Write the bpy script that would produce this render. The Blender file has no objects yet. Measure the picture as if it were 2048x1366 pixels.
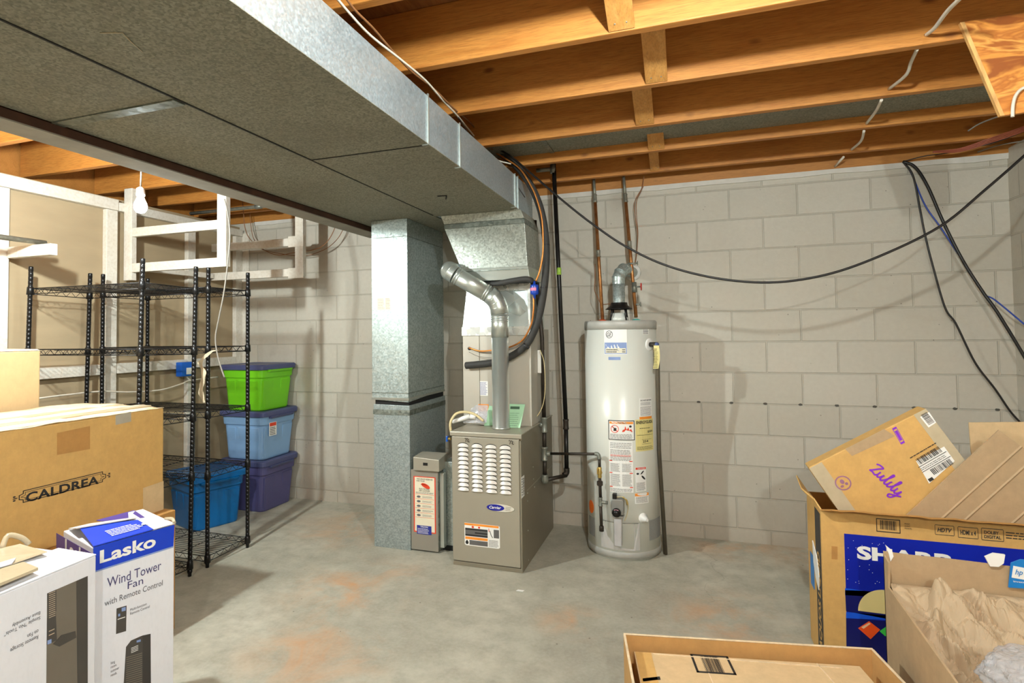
import bpy, bmesh, math, random
from mathutils import Vector, Matrix, noise
random.seed(7)
SC = bpy.context.scene
COL = SC.collection
R_ = math.radians
# ------------------------------------------------------------------ camera, view
CO = Vector((0.0, -4.13406, 1.38781))
CF = Vector((-0.32790272, 0.94413124, 0.03310616)); CR = Vector((0.94444143, 0.3284455, -0.01240695)); CU = Vector((0.02258736, -0.02719856, 0.99937483))
FPX, CX, CY = 1149.913, 972.041, 626.995
cd = bpy.data.cameras.new('camera'); cam = bpy.data.objects.new('camera', cd); COL.objects.link(cam)
cam.matrix_world = Matrix((( CR.x, CU.x, -CF.x, CO.x), (CR.y, CU.y, -CF.y, CO.y), (CR.z, CU.z, -CF.z, CO.z), (0, 0, 0, 1)))
cd.sensor_width = 36; cd.lens = FPX / 2048 * 36; cd.shift_x = (1024 - CX) / 2048; cd.shift_y = (CY - 683) / 2048; cd.clip_start = .05
SC.camera = cam
SC.view_settings.view_transform = 'Standard'; SC.view_settings.look = 'None'; SC.view_settings.gamma = 1; SC.view_settings.exposure = 1.25
SC.view_settings.use_curve_mapping = False
w = bpy.data.worlds.new('world'); SC.world = w; w.use_nodes = True
w.node_tree.nodes['Background'].inputs[0].default_value = (1, .97, .92, 1); w.node_tree.nodes['Background'].inputs[1].default_value = 0.0
# lamps: light power of the bare bulbs (emission strength of each globe), used by bulb() below
BULB_L = 120.0      # dim bulb hanging left of the steel beam
BULB_F = 1650.0     # bulb left of the steel beam, just outside the frame
BULB_R = 1180.0     # bulb over the open floor, just above the frame
BULB_FILL = 1300.0      # fill bulb added behind the viewer to brighten the room, never seen
BULB_COL = (.90, 1.0, 1.0)

# measuring: a pixel of the photo put on a plane of the room
def _ray(x, y): return CF + CR * ((x - CX) / FPX) - CU * ((y - CY) / FPX)
def _on(a, v, x, y): d = _ray(x, y); return CO + d * ((v - CO[a]) / d[a])
def ax(v, x, y): return _on(0, v, x, y)
def ay(v, x, y): return _on(1, v, x, y)
def az(v, x, y): return _on(2, v, x, y)

# ------------------------------------------------------------------ materials
def lin(c):
    return tuple(((v / 255) / 12.92 if v / 255 <= .04045 else ((v / 255 + .055) / 1.055) ** 2.4) for v in c) + (1,)
class N:
    def __init__(s, name, rough=.7, metal=0.0):
        s.m = bpy.data.materials.new(name); s.m.use_nodes = True; s.t = s.m.node_tree
        s.b = s.t.nodes['Principled BSDF']; s.b.inputs['Roughness'].default_value = rough; s.b.inputs['Metallic'].default_value = metal
        s.tc = s.t.nodes.new('ShaderNodeTexCoord')
    def new(s, k, **kw):
        n = s.t.nodes.new('ShaderNode' + k)
        for a, v in kw.items():
            if a in n.inputs.keys(): n.inputs[a].default_value = v
            else: setattr(n, a, v)
        return n
    def link(s, a, b): s.t.links.new(a, b)
    def vec(s, scale=(1, 1, 1), loc=(0, 0, 0), rot=(0, 0, 0), out='Object'):
        mp = s.new('Mapping'); mp.inputs['Scale'].default_value = scale; mp.inputs['Location'].default_value = loc; mp.inputs['Rotation'].default_value = rot
        s.link(s.tc.outputs[out], mp.inputs[0]); return mp.outputs[0]
    def noise(s, scale, detail=4, vec=None, rough=.55, dist=0):
        n = s.new('TexNoise'); n.inputs['Scale'].default_value = scale; n.inputs['Detail'].default_value = detail; n.inputs['Roughness'].default_value = rough; n.inputs['Distortion'].default_value = dist
        s.link(vec or s.tc.outputs['Object'], n.inputs['Vector']); return n.outputs['Fac']
    def ramp(s, f, stops):
        r = s.new('ValToRGB'); e = r.color_ramp.elements
        while len(e) < len(stops): e.new(.5)
        for k, (p, c) in enumerate(stops): e[k].position = p; e[k].color = c if len(c) == 4 else lin(c)
        s.link(f, r.inputs[0]); return r.outputs[0]
    def mix(s, f, a, b, mode='MIX'):
        m = s.new('Mix', data_type='RGBA', blend_type=mode)
        for i, v in ((0, f), (6, a), (7, b)):
            if hasattr(v, 'is_linked') or hasattr(v, 'links'): s.link(v, m.inputs[i])
            else: m.inputs[i].default_value = v if i == 0 else (v if len(v) == 4 else lin(v))
        return m.outputs[2]
    def math(s, op, a, b=0.0, c=None):
        m = s.new('Math', operation=op)
        for i, v in enumerate((a, b) if c is None else (a, b, c)):
            if hasattr(v, 'links'): s.link(v, m.inputs[i])
            else: m.inputs[i].default_value = v
        return m.outputs[0]
    def mr(s, v, a, b, c=0.0, d=1.0):
        m = s.new('MapRange'); s.link(v, m.inputs[0])
        for i, q in enumerate((a, b, c, d)): m.inputs[i + 1].default_value = q
        return m.outputs[0]
    def color(s, v):
        if hasattr(v, 'links'): s.link(v, s.b.inputs['Base Color'])
        else: s.b.inputs['Base Color'].default_value = v if len(v) == 4 else lin(v)
    def bump(s, h, strength=.3, dist=.01, normal=None):
        b = s.new('Bump'); b.inputs['Strength'].default_value = strength; b.inputs['Distance'].default_value = dist
        s.link(h, b.inputs['Height'])
        if normal is not None: s.link(normal, b.inputs['Normal'])
        s.link(b.outputs[0], s.b.inputs['Normal']); return b.outputs[0]
def basic(name, c, rough=.6, metal=0.0, var=.10, scale=14, bump=.0, bscale=60, c2=None, stretch=(1, 1, 1)):
    n = N(name, rough, metal); f = n.noise(scale, 5, n.vec(stretch))
    a = tuple(max(0, v * (1 - var)) for v in lin(c)[:3]) + (1,); b = lin(c2) if c2 else tuple(min(1, v * (1 + var)) for v in lin(c)[:3]) + (1,)
    n.color(n.ramp(f, [(.3, a), (.7, b)]))
    if bump: n.bump(n.noise(bscale, 4), bump, .004)
    return n.m
def mk_block(name, axis, xoff, holes=False, tint=(190, 183, 168), tint2=(199, 192, 178)):
    n = N(name, .62); sx = n.new('SeparateXYZ'); n.link(n.tc.outputs['Object'], sx.inputs[0])
    cb = n.new('CombineXYZ'); u = n.math('SUBTRACT', sx.outputs[axis], xoff); v = n.math('SUBTRACT', sx.outputs[2], .09)
    n.link(u, cb.inputs[0]); n.link(v, cb.inputs[1])
    wob = n.noise(9, 3); ad = n.new('VectorMath', operation='MULTIPLY_ADD'); n.link(wob, ad.inputs[0]); ad.inputs[1].default_value = (.006, .006, 0); n.link(cb.outputs[0], ad.inputs[2])
    br = n.new('TexBrick'); n.link(ad.outputs[0], br.inputs['Vector'])
    for k, q in (('Scale', 1), ('Mortar Size', .0055), ('Mortar Smooth', .35), ('Brick Width', .4064), ('Row Height', .2032)): br.inputs[k].default_value = q
    br.inputs['Color1'].default_value = lin(tint); br.inputs['Color2'].default_value = lin(tint2); br.inputs['Mortar'].default_value = lin(tuple(int(q * .975) for q in tint))
    big = n.noise(1.6, 5); fine = n.noise(34, 5)
    c = n.mix(n.mr(big, .35, .75, 0, .35), br.outputs['Color'], (176, 168, 150))
    c = n.mix(n.mr(fine, .3, .75, 0, .16), c, (150, 138, 122))
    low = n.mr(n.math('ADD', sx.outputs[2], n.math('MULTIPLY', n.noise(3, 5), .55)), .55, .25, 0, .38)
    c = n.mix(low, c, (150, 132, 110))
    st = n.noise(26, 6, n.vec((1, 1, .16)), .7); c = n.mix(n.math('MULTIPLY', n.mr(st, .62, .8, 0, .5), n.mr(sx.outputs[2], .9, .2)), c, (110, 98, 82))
    pit = n.new('TexVoronoi'); pit.inputs['Scale'].default_value = 17; n.link(n.tc.outputs['Object'], pit.inputs['Vector'])
    pm = n.math('MULTIPLY', n.math('LESS_THAN', pit.outputs['Distance'], .065), n.math('GREATER_THAN', n.noise(7, 2), .53))
    c = n.mix(n.math('MULTIPLY', pm, .55), c, (84, 74, 62))
    if holes:
        fx = n.math('SUBTRACT', n.math('MODULO', n.math('ADD', sx.outputs[0], .033), .2032), .1016); fz = n.math('SUBTRACT', sx.outputs[2], .9035)
        d = n.math('SQRT', n.math('ADD', n.math('MULTIPLY', fx, fx), n.math('MULTIPLY', n.math('MULTIPLY', fz, fz), 2.4)))
        hm = n.math('MULTIPLY', n.math('LESS_THAN', n.math('ADD', d, n.math('MULTIPLY', n.noise(120, 2), .012)), .018), n.math('GREATER_THAN', sx.outputs[0], .02))
        c = n.mix(hm, c, (88, 84, 76))
    n.color(c)
    h = n.math('SUBTRACT', 1.0, br.outputs['Fac']); b1 = n.bump(h, .8, .006)
    hh = n.math('ADD', n.math('MULTIPLY', n.noise(70, 6), .6), n.math('MULTIPLY', pm, -1.5)); n.bump(hh, .35, .004, b1)
    return n.m
def mk_floor():
    n = N('concrete_floor', .62); a = n.noise(1.3, 8, None, .6); b = n.noise(9, 8, None, .65); c3 = n.noise(60, 4)
    c = n.ramp(a, [(.3, (156, 152, 136)), (.5, (180, 176, 158)), (.72, (204, 199, 182))])
    c = n.mix(n.mr(b, .38, .68, 0, .7), c, (146, 141, 124)); c = n.mix(n.mr(c3, .35, .75, 0, .22), c, (205, 200, 190))
    # rust / clay stains where the photo has them
    geo = n.tc.outputs['Object']; m = None
    for (x, y, r) in [(-2.3, -.45, .55), (-1.55, -1.95, .42), (-1.75, -1.35, .5), (-.55, -1.35, .22), (.25, -.1, .35), (.8, -.1, .5), (.15, -1.1, .4), (-2.0, -.25, .3)]:
        vm = n.new('VectorMath', operation='DISTANCE'); n.link(geo, vm.inputs[0]); vm.inputs[1].default_value = (x, y, 0)
        q = n.mr(vm.outputs['Value'], r, 0, 0, 1); m = q if m is None else n.math('MAXIMUM', m, q)
    st = n.math('MULTIPLY', m, n.mr(n.noise(3.2, 8, None, .68, .6), .44, .66)); c = n.mix(n.math('MULTIPLY', st, .85), c, (206, 152, 104))
    sc = n.noise(5, 8, n.vec((.35, 2.2, 1), rot=(0, 0, .5)), .7); c = n.mix(n.mr(sc, .66, .74, 0, .28), c, (214, 210, 200))
    ds = n.new('TexVoronoi'); ds.inputs['Scale'].default_value = 7; n.link(geo, ds.inputs['Vector']); c = n.mix(n.math('MULTIPLY', n.math('LESS_THAN', ds.outputs['Distance'], .03), .7), c, (90, 80, 66))
    wv = n.new('TexVoronoi', feature='DISTANCE_TO_EDGE'); wv.inputs['Scale'].default_value = .55; ad = n.new('VectorMath', operation='MULTIPLY_ADD')
    nz = n.new('TexNoise'); nz.inputs['Scale'].default_value = 2.5; nz.inputs['Detail'].default_value = 6; n.link(geo, nz.inputs['Vector'])
    n.link(nz.outputs['Color'], ad.inputs[0]); ad.inputs[1].default_value = (.5, .5, 0); n.link(geo, ad.inputs[2]); n.link(ad.outputs[0], wv.inputs['Vector'])
    c = n.mix(n.math('MULTIPLY', n.mr(wv.outputs['Distance'], .0, .003, .3, 0), n.mr(n.noise(1.1, 2), .48, .6)), c, (104, 96, 82))
    n.color(c); n.bump(n.noise(40, 8), .22, .004); return n.m
def mk_wood(name, c1, c2, dark, stretch=(1, 14, 14), knots=True, rough=.6):
    n = N(name, rough); v = n.vec(stretch); g = n.noise(2.6, 6, v, .6, .8); g2 = n.noise(11, 5, n.vec(tuple(s * 1.7 for s in stretch)))
    c = n.ramp(g, [(.28, c1), (.6, c2), (.8, c1)]); c = n.mix(n.mr(g2, .45, .75, 0, .5), c, dark)
    if knots:
        k = n.new('TexVoronoi'); k.inputs['Scale'].default_value = 4.2; n.link(n.vec((.8, 1.3, 1.6)), k.inputs['Vector']); c = n.mix(n.math('MULTIPLY', n.mr(k.outputs['Distance'], .12, .04), .85), c, dark)
    c = n.mix(n.mr(n.noise(2.2, 4), .55, .75, 0, .28), c, dark)
    n.color(c); n.bump(g2, .12, .003); return n.m
def mk_galv(name, lo, hi, scale=55, metal=.75, rough=.42, streak=.3, dirt=(120, 116, 104)):
    n = N(name, rough, metal); v = n.new('TexVoronoi'); v.inputs['Scale'].default_value = scale; n.link(n.tc.outputs['Object'], v.inputs['Vector'])
    s = n.new('SeparateColor'); n.link(v.outputs['Color'], s.inputs[0]); v2 = n.noise(scale * .8, 5)
    f = n.math('ADD', n.math('MULTIPLY', s.outputs[0], .5), n.math('MULTIPLY', v2, .5)); c = n.ramp(f, [(.2, lo), (.8, hi)])
    c = n.mix(n.mr(n.noise(2.0, 7, None, .65, .5), .45, .75, 0, streak), c, dirt); n.color(c)
    n.link(n.mr(s.outputs[1], 0, 1, rough - .1, rough + .15), n.b.inputs['Roughness']); n.bump(f, .03, .001); return n.m
def mk_card(name, c, var=.08, axis=0, rough=.75, flute=0.0):
    n = N(name, rough); f = n.noise(22, 6, None, .7); f2 = n.noise(120, 3, n.vec((1, 1, .3))); l = lin(c)
    q = n.ramp(f, [(.25, tuple(v * (1 - var * 1.6) for v in l[:3]) + (1,)), (.75, tuple(min(1, v * (1 + var)) for v in l[:3]) + (1,))])
    q = n.mix(n.mr(f2, .5, .8, 0, .18), q, tuple(v * .75 for v in l[:3]) + (1,)); n.color(q)
    n.bump(n.noise(14, 5), .10 + flute, .006); return n.m

M = {}
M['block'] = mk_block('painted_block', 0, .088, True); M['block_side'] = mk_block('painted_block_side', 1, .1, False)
M['floor'] = mk_floor()
M['joist'] = mk_wood('joist_wood', (182, 112, 44), (200, 134, 60), (118, 64, 20)); M['joist_pale'] = mk_wood('bridging_wood', (214, 158, 88), (196, 136, 66), (140, 90, 44), (10, 1.2, 10), False)
M['joist_dark'] = mk_wood('rim_wood', (172, 112, 46), (186, 124, 56), (116, 68, 26)); M['deck'] = mk_wood('subfloor_wood', (120, 74, 34), (150, 96, 48), (84, 48, 20), (8, 1, 8))

def mk_ply():
    n = N('plywood', .6); f = n.noise(3.4, 3, n.vec((1.0, 1, 3.4), rot=(0, R_(-22), 0)), .5, 1.6); c = n.ramp(f, [(.34, (150, 80, 26)), (.44, (222, 146, 62)), (.52, (178, 102, 36)), (.60, (232, 160, 76)), (.70, (164, 90, 30))])
    n.color(n.mix(n.mr(n.noise(60, 4, n.vec((1, 1, 12), rot=(0, R_(-22), 0))), .5, .75, 0, .35), c, (140, 76, 28))); return n.m
M['ply'] = mk_ply(); M['ply_edge'] = basic('plywood_edge', (214, 162, 96), .7, 0, .25, 60, 0, 60, None, (1, 1, .2))
M['white_wood'] = mk_wood('whitewashed_wood', (222, 216, 204), (212, 204, 190), (190, 174, 150), (3, 3, 3), False, .7)
M['drywall'] = basic('drywall_paper', (164, 144, 113), .8, 0, .07, 2.4, .05, 40, None, (1, 1, 4))
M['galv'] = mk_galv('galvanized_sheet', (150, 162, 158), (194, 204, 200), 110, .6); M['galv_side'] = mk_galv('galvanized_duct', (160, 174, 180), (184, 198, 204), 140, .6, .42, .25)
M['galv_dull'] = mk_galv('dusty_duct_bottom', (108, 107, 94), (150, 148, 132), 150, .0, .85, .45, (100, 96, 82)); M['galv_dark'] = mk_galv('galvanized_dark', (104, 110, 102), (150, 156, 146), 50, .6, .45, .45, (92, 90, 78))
M['spangle'] = mk_galv('spangled_sheet', (138, 142, 132), (182, 186, 176), 95, .5, .42, .1); M['pipe_galv'] = basic('flue_metal', (192, 196, 188), .32, .75, .05, 9)
M['base_galv'] = mk_galv('galvanized_base', (140, 150, 148), (176, 186, 184), 120, .45, .45, .3, (120, 122, 110)); M['foil'] = mk_galv('foil_face', (190, 200, 198), (222, 228, 224), 12, .8, .28, .4, (150, 168, 160))
M['beam'] = basic('red_oxide_steel', (78, 50, 36), .6, .2, .25, 12, .1); M['beam_bottom'] = basic('dusty_steel', (150, 146, 136), .95, .0, .12, 8, .05)
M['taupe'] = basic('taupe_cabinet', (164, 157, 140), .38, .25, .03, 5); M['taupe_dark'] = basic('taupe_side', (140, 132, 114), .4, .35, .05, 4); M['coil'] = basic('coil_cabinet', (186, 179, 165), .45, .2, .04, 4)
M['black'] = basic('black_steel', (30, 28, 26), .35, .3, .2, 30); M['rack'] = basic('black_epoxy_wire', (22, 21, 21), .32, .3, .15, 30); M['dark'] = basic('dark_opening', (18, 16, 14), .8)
M['rubber'] = basic('black_foam_insulation', (52, 50, 47), .7, 0, .15, 30, .1); M['cable_black'] = basic('black_cable', (26, 22, 20), .45); M['cable_blue'] = basic('blue_cable', (24, 62, 158), .45)
M['cable_white'] = basic('white_cable', (214, 204, 186), .5); M['cable_brown'] = basic('brown_wire', (138, 92, 56), .5); M['cable_red'] = basic('red_wire', (160, 84, 60), .5); M['cable_grey'] = basic('grey_wire', (130, 124, 114), .5); M['cable_orange'] = basic('bare_copper_line', (206, 130, 62), .35, .6)
M['copper'] = basic('copper_pipe', (172, 108, 58), .38, .7, .25, 20, 0, 60, (196, 138, 84)); M['solder'] = basic('solder_joint', (140, 138, 124), .5, .5, .2, 50)
M['iron'] = basic('black_iron_pipe', (58, 50, 42), .5, .4, .3, 25); M['iron_fit'] = basic('galvanized_fitting', (136, 138, 128), .45, .5, .15, 40)
M['tank'] = basic('tank_enamel', (216, 216, 206), .28, .0, .02, 3); M['tank_trim'] = basic('tank_trim_grey', (172, 170, 162), .4); M['mesh_grey'] = basic('vent_mesh', (150, 150, 146), .6, .2, .2, 300)
M['white'] = basic('white_plastic', (236, 234, 228), .4, 0, .02); M['paper_white'] = basic('white_label', (234, 232, 226), .5, 0, .02); M['cream'] = basic('cream_label', (226, 218, 192), .55, 0, .04); M['yellow_lab'] = basic('yellow_label', (222, 208, 138), .55, 0, .04)
M['ink'] = basic('black_ink', (34, 32, 32), .6); M['ink_grey'] = basic('grey_ink', (98, 96, 100), .6); M['ink_blue'] = basic('navy_ink', (36, 48, 140), .5); M['orange'] = basic('orange_print', (240, 146, 46), .5); M['red'] = basic('red_print', (222, 66, 34), .5); M['green_paper'] = basic('green_paper', (176, 220, 180), .6, 0, .04)
M['blue_print'] = basic('blue_print', (16, 62, 196), .32, 0, .05, 6); M['violet_print'] = basic('violet_print', (74, 60, 142), .35, 0, .08, 6); M['lab_blue'] = basic('pale_blue_print', (130, 150, 196), .5); M['purple'] = basic('purple_ink', (128, 36, 190), .6)
M['card'] = mk_card('kraft_cardboard', (206, 162, 94)); M['card_pale'] = mk_card('pale_cardboard', (208, 178, 134)); M['card_grey'] = mk_card('greyish_cardboard', (178, 150, 114)); M['card_dark'] = mk_card('brown_cardboard', (182, 132, 70)); M['card_edge'] = mk_card('cardboard_edge', (224, 200, 164), .2)
M['card_inner'] = mk_card('inner_cardboard', (196, 150, 90)); M['tape'] = basic('packing_tape', (188, 172, 142), .22, 0, .06, 20, .06); M['print_dark'] = basic('dark_box_print', (58, 54, 50), .6)
M['white_card'] = mk_card('white_box_card', (222, 222, 228), .02, 0, .4); M['plain_card'] = mk_card('plain_carton', (186, 156, 112), .05)
M['kraft'] = basic('kraft_paper', (180, 156, 124), .7, 0, .06, 6, .12, 50)
M['tote_green'] = basic('green_tote', (118, 208, 28), .38, 0, .05, 3); M['tote_blue'] = basic('light_blue_tote', (134, 172, 212), .38, 0, .05, 3); M['tote_purple'] = basic('purple_tote', (84, 82, 128), .4, 0, .06, 3); M['tote_lid'] = basic('slate_lid', (76, 82, 122), .4, 0, .05, 3); M['tote_teal'] = basic('teal_tote', (0, 96, 158), .3, 0, .15, 3)
M['blue_tape'] = basic('blue_plastic', (22, 92, 190), .4); M['brass'] = basic('brass', (196, 168, 96), .35, .6); M['red_wheel'] = basic('red_handwheel', (190, 40, 30), .4); M['lime'] = basic('lime_tape', (170, 210, 80), .5)
M['socket'] = basic('porcelain', (226, 224, 218), .35); M['beige_hose'] = basic('braided_hose', (214, 196, 148), .55, 0, .12, 80)
M['sky_blue'] = basic('blue_sleeve', (20, 122, 196), .4); M['planet'] = basic('planet_print', (222, 206, 140), .45, 0, .05, 5); M['green_print'] = basic('green_print', (60, 190, 70), .45); M['orange_red'] = basic('orange_red_print', (240, 84, 24), .45); M['mid_blue'] = basic('royal_blue_print', (12, 42, 188), .35, 0, .12, 2.5, 0, 60, (8, 26, 140)); M['deep_blue'] = basic('deep_blue_print', (14, 20, 92), .35, 0, .1); M['bright_blue'] = basic('bright_blue_print', (22, 84, 206), .35)
M['fan_dark'] = basic('fan_photo_dark', (70, 66, 62), .45, 0, .12, 8); M['fan_mid'] = basic('fan_photo_grey', (112, 104, 92), .45, 0, .08, 8)
def mk_bag():
    n = N('clear_plastic', .12); n.b.inputs['Alpha'].default_value = .5; n.b.inputs['IOR'].default_value = 1.5; n.color((228, 228, 232)); n.b.inputs['Coat Weight'].default_value = .6
    n.bump(n.noise(26, 6, None, .6, 2.5), 1.0, .02); return n.m
M['bag'] = mk_bag()
def mk_emit(name, c, s):
    n = N(name); n.b.inputs['Emission Color'].default_value = c + (1,); n.b.inputs['Emission Strength'].default_value = s; n.color((255, 255, 255)); return n.m

# ------------------------------------------------------------------ mesh helpers
class MB:
    def __init__(s): s.bm = bmesh.new()
    def v(s, p): return s.bm.verts.new(p)
    def face(s, pts):
        try: return s.bm.faces.new([s.v(p) for p in pts])
        except ValueError: return None
    def hexa(s, a, b):    # bottom ring a, top ring b
        n = len(a); A = [s.v(p) for p in a]; B = [s.v(p) for p in b]
        s.bm.faces.new(A[::-1]); s.bm.faces.new(B)
        for i in range(n): s.bm.faces.new((A[i], A[(i + 1) % n], B[(i + 1) % n], B[i]))
        return s
    def box(s, x0, y0, z0, x1, y1, z1):
        x0, x1 = sorted((x0, x1)); y0, y1 = sorted((y0, y1)); z0, z1 = sorted((z0, z1))
        return s.hexa([(x0, y0, z0), (x1, y0, z0), (x1, y1, z0), (x0, y1, z0)], [(x0, y0, z1), (x1, y0, z1), (x1, y1, z1), (x0, y1, z1)])
    def tube(s, pts, r, n=8, cap=True, smooth=True):
        pts = [Vector(p) for p in pts]; rings = []; T = [(pts[min(i + 1, len(pts) - 1)] - pts[max(i - 1, 0)]).normalized() for i in range(len(pts))]
        up = Vector((0, 0, 1)) if abs(T[0].z) < .9 else Vector((1, 0, 0)); a = T[0].cross(up).normalized()
        for i, p in enumerate(pts):
            if i: a = (a - T[i] * a.dot(T[i])); a = a.normalized() if a.length > 1e-6 else T[i].orthogonal().normalized()
            b = T[i].cross(a); rr = r[i] if isinstance(r, (list, tuple)) else r
            rings.append([s.v(p + (a * math.cos(q) + b * math.sin(q)) * rr) for q in [2 * math.pi * k / n for k in range(n)]])
        for i in range(len(rings) - 1):
            for k in range(n):
                f = s.bm.faces.new((rings[i][k], rings[i][(k + 1) % n], rings[i + 1][(k + 1) % n], rings[i + 1][k])); f.smooth = smooth
        if cap: s.bm.faces.new(rings[0][::-1]); s.bm.faces.new(rings[-1])
        return s
    def lathe(s, c, prof, n=32, axis=(0, 0, 1), smooth=True, cap=True):
        A = Vector(axis).normalized(); a = A.orthogonal().normalized(); b = A.cross(a); c = Vector(c); rings = []
        for (r, h) in prof: rings.append([s.v(c + A * h + (a * math.cos(2 * math.pi * k / n) + b * math.sin(2 * math.pi * k / n)) * max(r, 1e-5)) for k in range(n)])
        for i in range(len(rings) - 1):
            for k in range(n):
                f = s.bm.faces.new((rings[i][k], rings[i][(k + 1) % n], rings[i + 1][(k + 1) % n], rings[i + 1][k])); f.smooth = smooth
        if cap: s.bm.faces.new(rings[0][::-1]); s.bm.faces.new(rings[-1])
        return s
    def slab(s, F, pts, n0, n1):      # polygon in a frame, extruded from n0 to n1
        return s.hexa([F(u, v, n0) for u, v in pts], [F(u, v, n1) for u, v in pts])
    def rect(s, F, u0, v0, u1, v1, n0=0, n1=.0006): return s.slab(F, [(u0, v0), (u1, v0), (u1, v1), (u0, v1)], n0, n1)
    def ell(s, F, u, v, a, b, n0=0, n1=.0006, k=28, rot=0):
        c_, s_ = math.cos(rot), math.sin(rot)
        return s.slab(F, [(u + a * math.cos(t) * c_ - b * math.sin(t) * s_, v + a * math.cos(t) * s_ + b * math.sin(t) * c_) for t in [2 * math.pi * i / k for i in range(k)]], n0, n1)
    def build(s, name, mat, parent=None, bevel=0, seg=2, label=None, subsurf=0, solid=0):
        bmesh.ops.recalc_face_normals(s.bm, faces=s.bm.faces); me = bpy.data.meshes.new(name); s.bm.to_mesh(me); s.bm.free()
        me.materials.append(mat); o = bpy.data.objects.new(name, me); COL.objects.link(o)
        if parent is not None: o.parent = parent; o.matrix_parent_inverse = Matrix.Identity(4)
        if parent is not None and parent.type == 'EMPTY':
            o.matrix_parent_inverse = parent.matrix_basis.inverted()
        if solid: q = o.modifiers.new('solid', 'SOLIDIFY'); q.thickness = solid; q.offset = 0
        if bevel: q = o.modifiers.new('bevel', 'BEVEL'); q.width = bevel; q.segments = seg; q.limit_method = 'ANGLE'; q.angle_limit = R_(40)
        if subsurf: q = o.modifiers.new('sub', 'SUBSURF'); q.levels = subsurf; q.render_levels = subsurf
        if label: o['label'] = label
        return o
def tag(o, label, cat, group=None): o['label'] = label; o['category'] = cat; (group and o.__setitem__('group', group)); return o
def thing(name, label, cat, loc=(0, 0, 0), group=None):
    o = bpy.data.objects.new(name, None); o.empty_display_size = .1; COL.objects.link(o); o.location = loc; return tag(o, label, cat, group)
def struct(o): o['kind'] = 'structure'; return o
def frame(o, u, v, n=None):
    o = Vector(o); u = Vector(u).normalized(); v = Vector(v); v = (v - u * v.dot(u)).normalized(); n = Vector(n) if n is not None else u.cross(v)
    return lambda a, b, c=0.0: o + u * a + v * b + n * c
def smooth_path(pts, k=6):
    P = [Vector(p) for p in pts]
    if len(P) < 3: return P
    P = [P[0] * 2 - P[1]] + P + [P[-1] * 2 - P[-2]]; o = []
    for i in range(1, len(P) - 2):
        for j in range(k):
            t = j / k; a, b, c, d = P[i - 1:i + 3]
            o.append(.5 * ((2 * b) + (c - a) * t + (2 * a - 5 * b + 4 * c - d) * t * t + (3 * b - a - 3 * c + d) * t ** 3))
    o.append(P[-2]); return o
def cable(name, pts, r, mat, label=None, cat=None, parent=None, k=7, n=7, group=None):
    m = MB(); m.tube(smooth_path(pts, k), r, n); o = m.build(name, mat, parent)
    return tag(o, label, cat, group) if cat else o
def text(F, s, u0, v0, w, h, mat, parent, name='lettering', n=.0012, bold=0.0, shear=0.0, spacing=1.0, flip=False):
    c = bpy.data.curves.new('t', 'FONT'); c.body = s; c.offset = bold; c.shear = shear; c.space_character = spacing; c.resolution_u = 3
    o = bpy.data.objects.new('t', c); COL.objects.link(o); bpy.context.view_layer.update()
    me = bpy.data.meshes.new_from_object(o.evaluated_get(bpy.context.evaluated_depsgraph_get())); bpy.data.objects.remove(o); bpy.data.curves.remove(c)
    if not me.vertices: return None
    xs = [v.co.x for v in me.vertices]; ys = [v.co.y for v in me.vertices]; x0, x1, y0, y1 = min(xs), max(xs), min(ys), max(ys)
    for v in me.vertices:
        a = (v.co.x - x0) / (x1 - x0); b = (v.co.y - y0) / (y1 - y0)
        if flip: a, b = 1 - a, 1 - b
        v.co = F(u0 + a * w, v0 + b * h, n)
    me.name = name; me.materials.clear(); me.materials.append(mat); q = bpy.data.objects.new(name, me); COL.objects.link(q)
    q.parent = parent
    if parent.type == 'EMPTY': q.matrix_parent_inverse = parent.matrix_basis.inverted()
    return q
def lines(m, F, u0, v0, u1, v1, rows, fill=.45, rag=.15, n=.0009, seed=1):   # small print: rows of short strokes
    rr = random.Random(seed); dv = (v1 - v0) / rows
    for i in range(rows):
        v = v1 - (i + 1) * dv + dv * .25; u = u0; end = u1 - (u1 - u0) * rag * rr.random()
        while u < end:
            wv = (u1 - u0) * rr.uniform(.05, .16); m.rect(F, u, v, min(u + wv, end), v + dv * fill, n - .0003, n); u += wv + (u1 - u0) * .018
def bars(m, F, u0, v0, u1, v1, n=.0012, seed=3, k=26):
    rr = random.Random(seed); u = u0; wu = (u1 - u0) / k
    while u < u1 - wu:
        q = wu * rr.choice([.35, .55, .9]); m.rect(F, u, v0, u + q, v1, n - .0003, n); u += q + wu * rr.choice([.35, .5, .8])
def ribbon(m, F, pts, wd, n=.0012):
    P = smooth_path([(a, b, 0) for a, b in pts], 6)
    for i in range(len(P) - 1):
        d = P[i + 1] - P[i]
        if d.length < 1e-6: continue
        q = Vector((-d.y, d.x, 0)).normalized() * wd / 2; e = d.normalized() * wd * .25
        m.slab(F, [((P[i] - q - e).x, (P[i] - q - e).y), ((P[i + 1] - q + e).x, (P[i + 1] - q + e).y), ((P[i + 1] + q + e).x, (P[i + 1] + q + e).y), ((P[i] + q - e).x, (P[i] + q - e).y)], n - .0004, n + .000015 * i)

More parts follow.
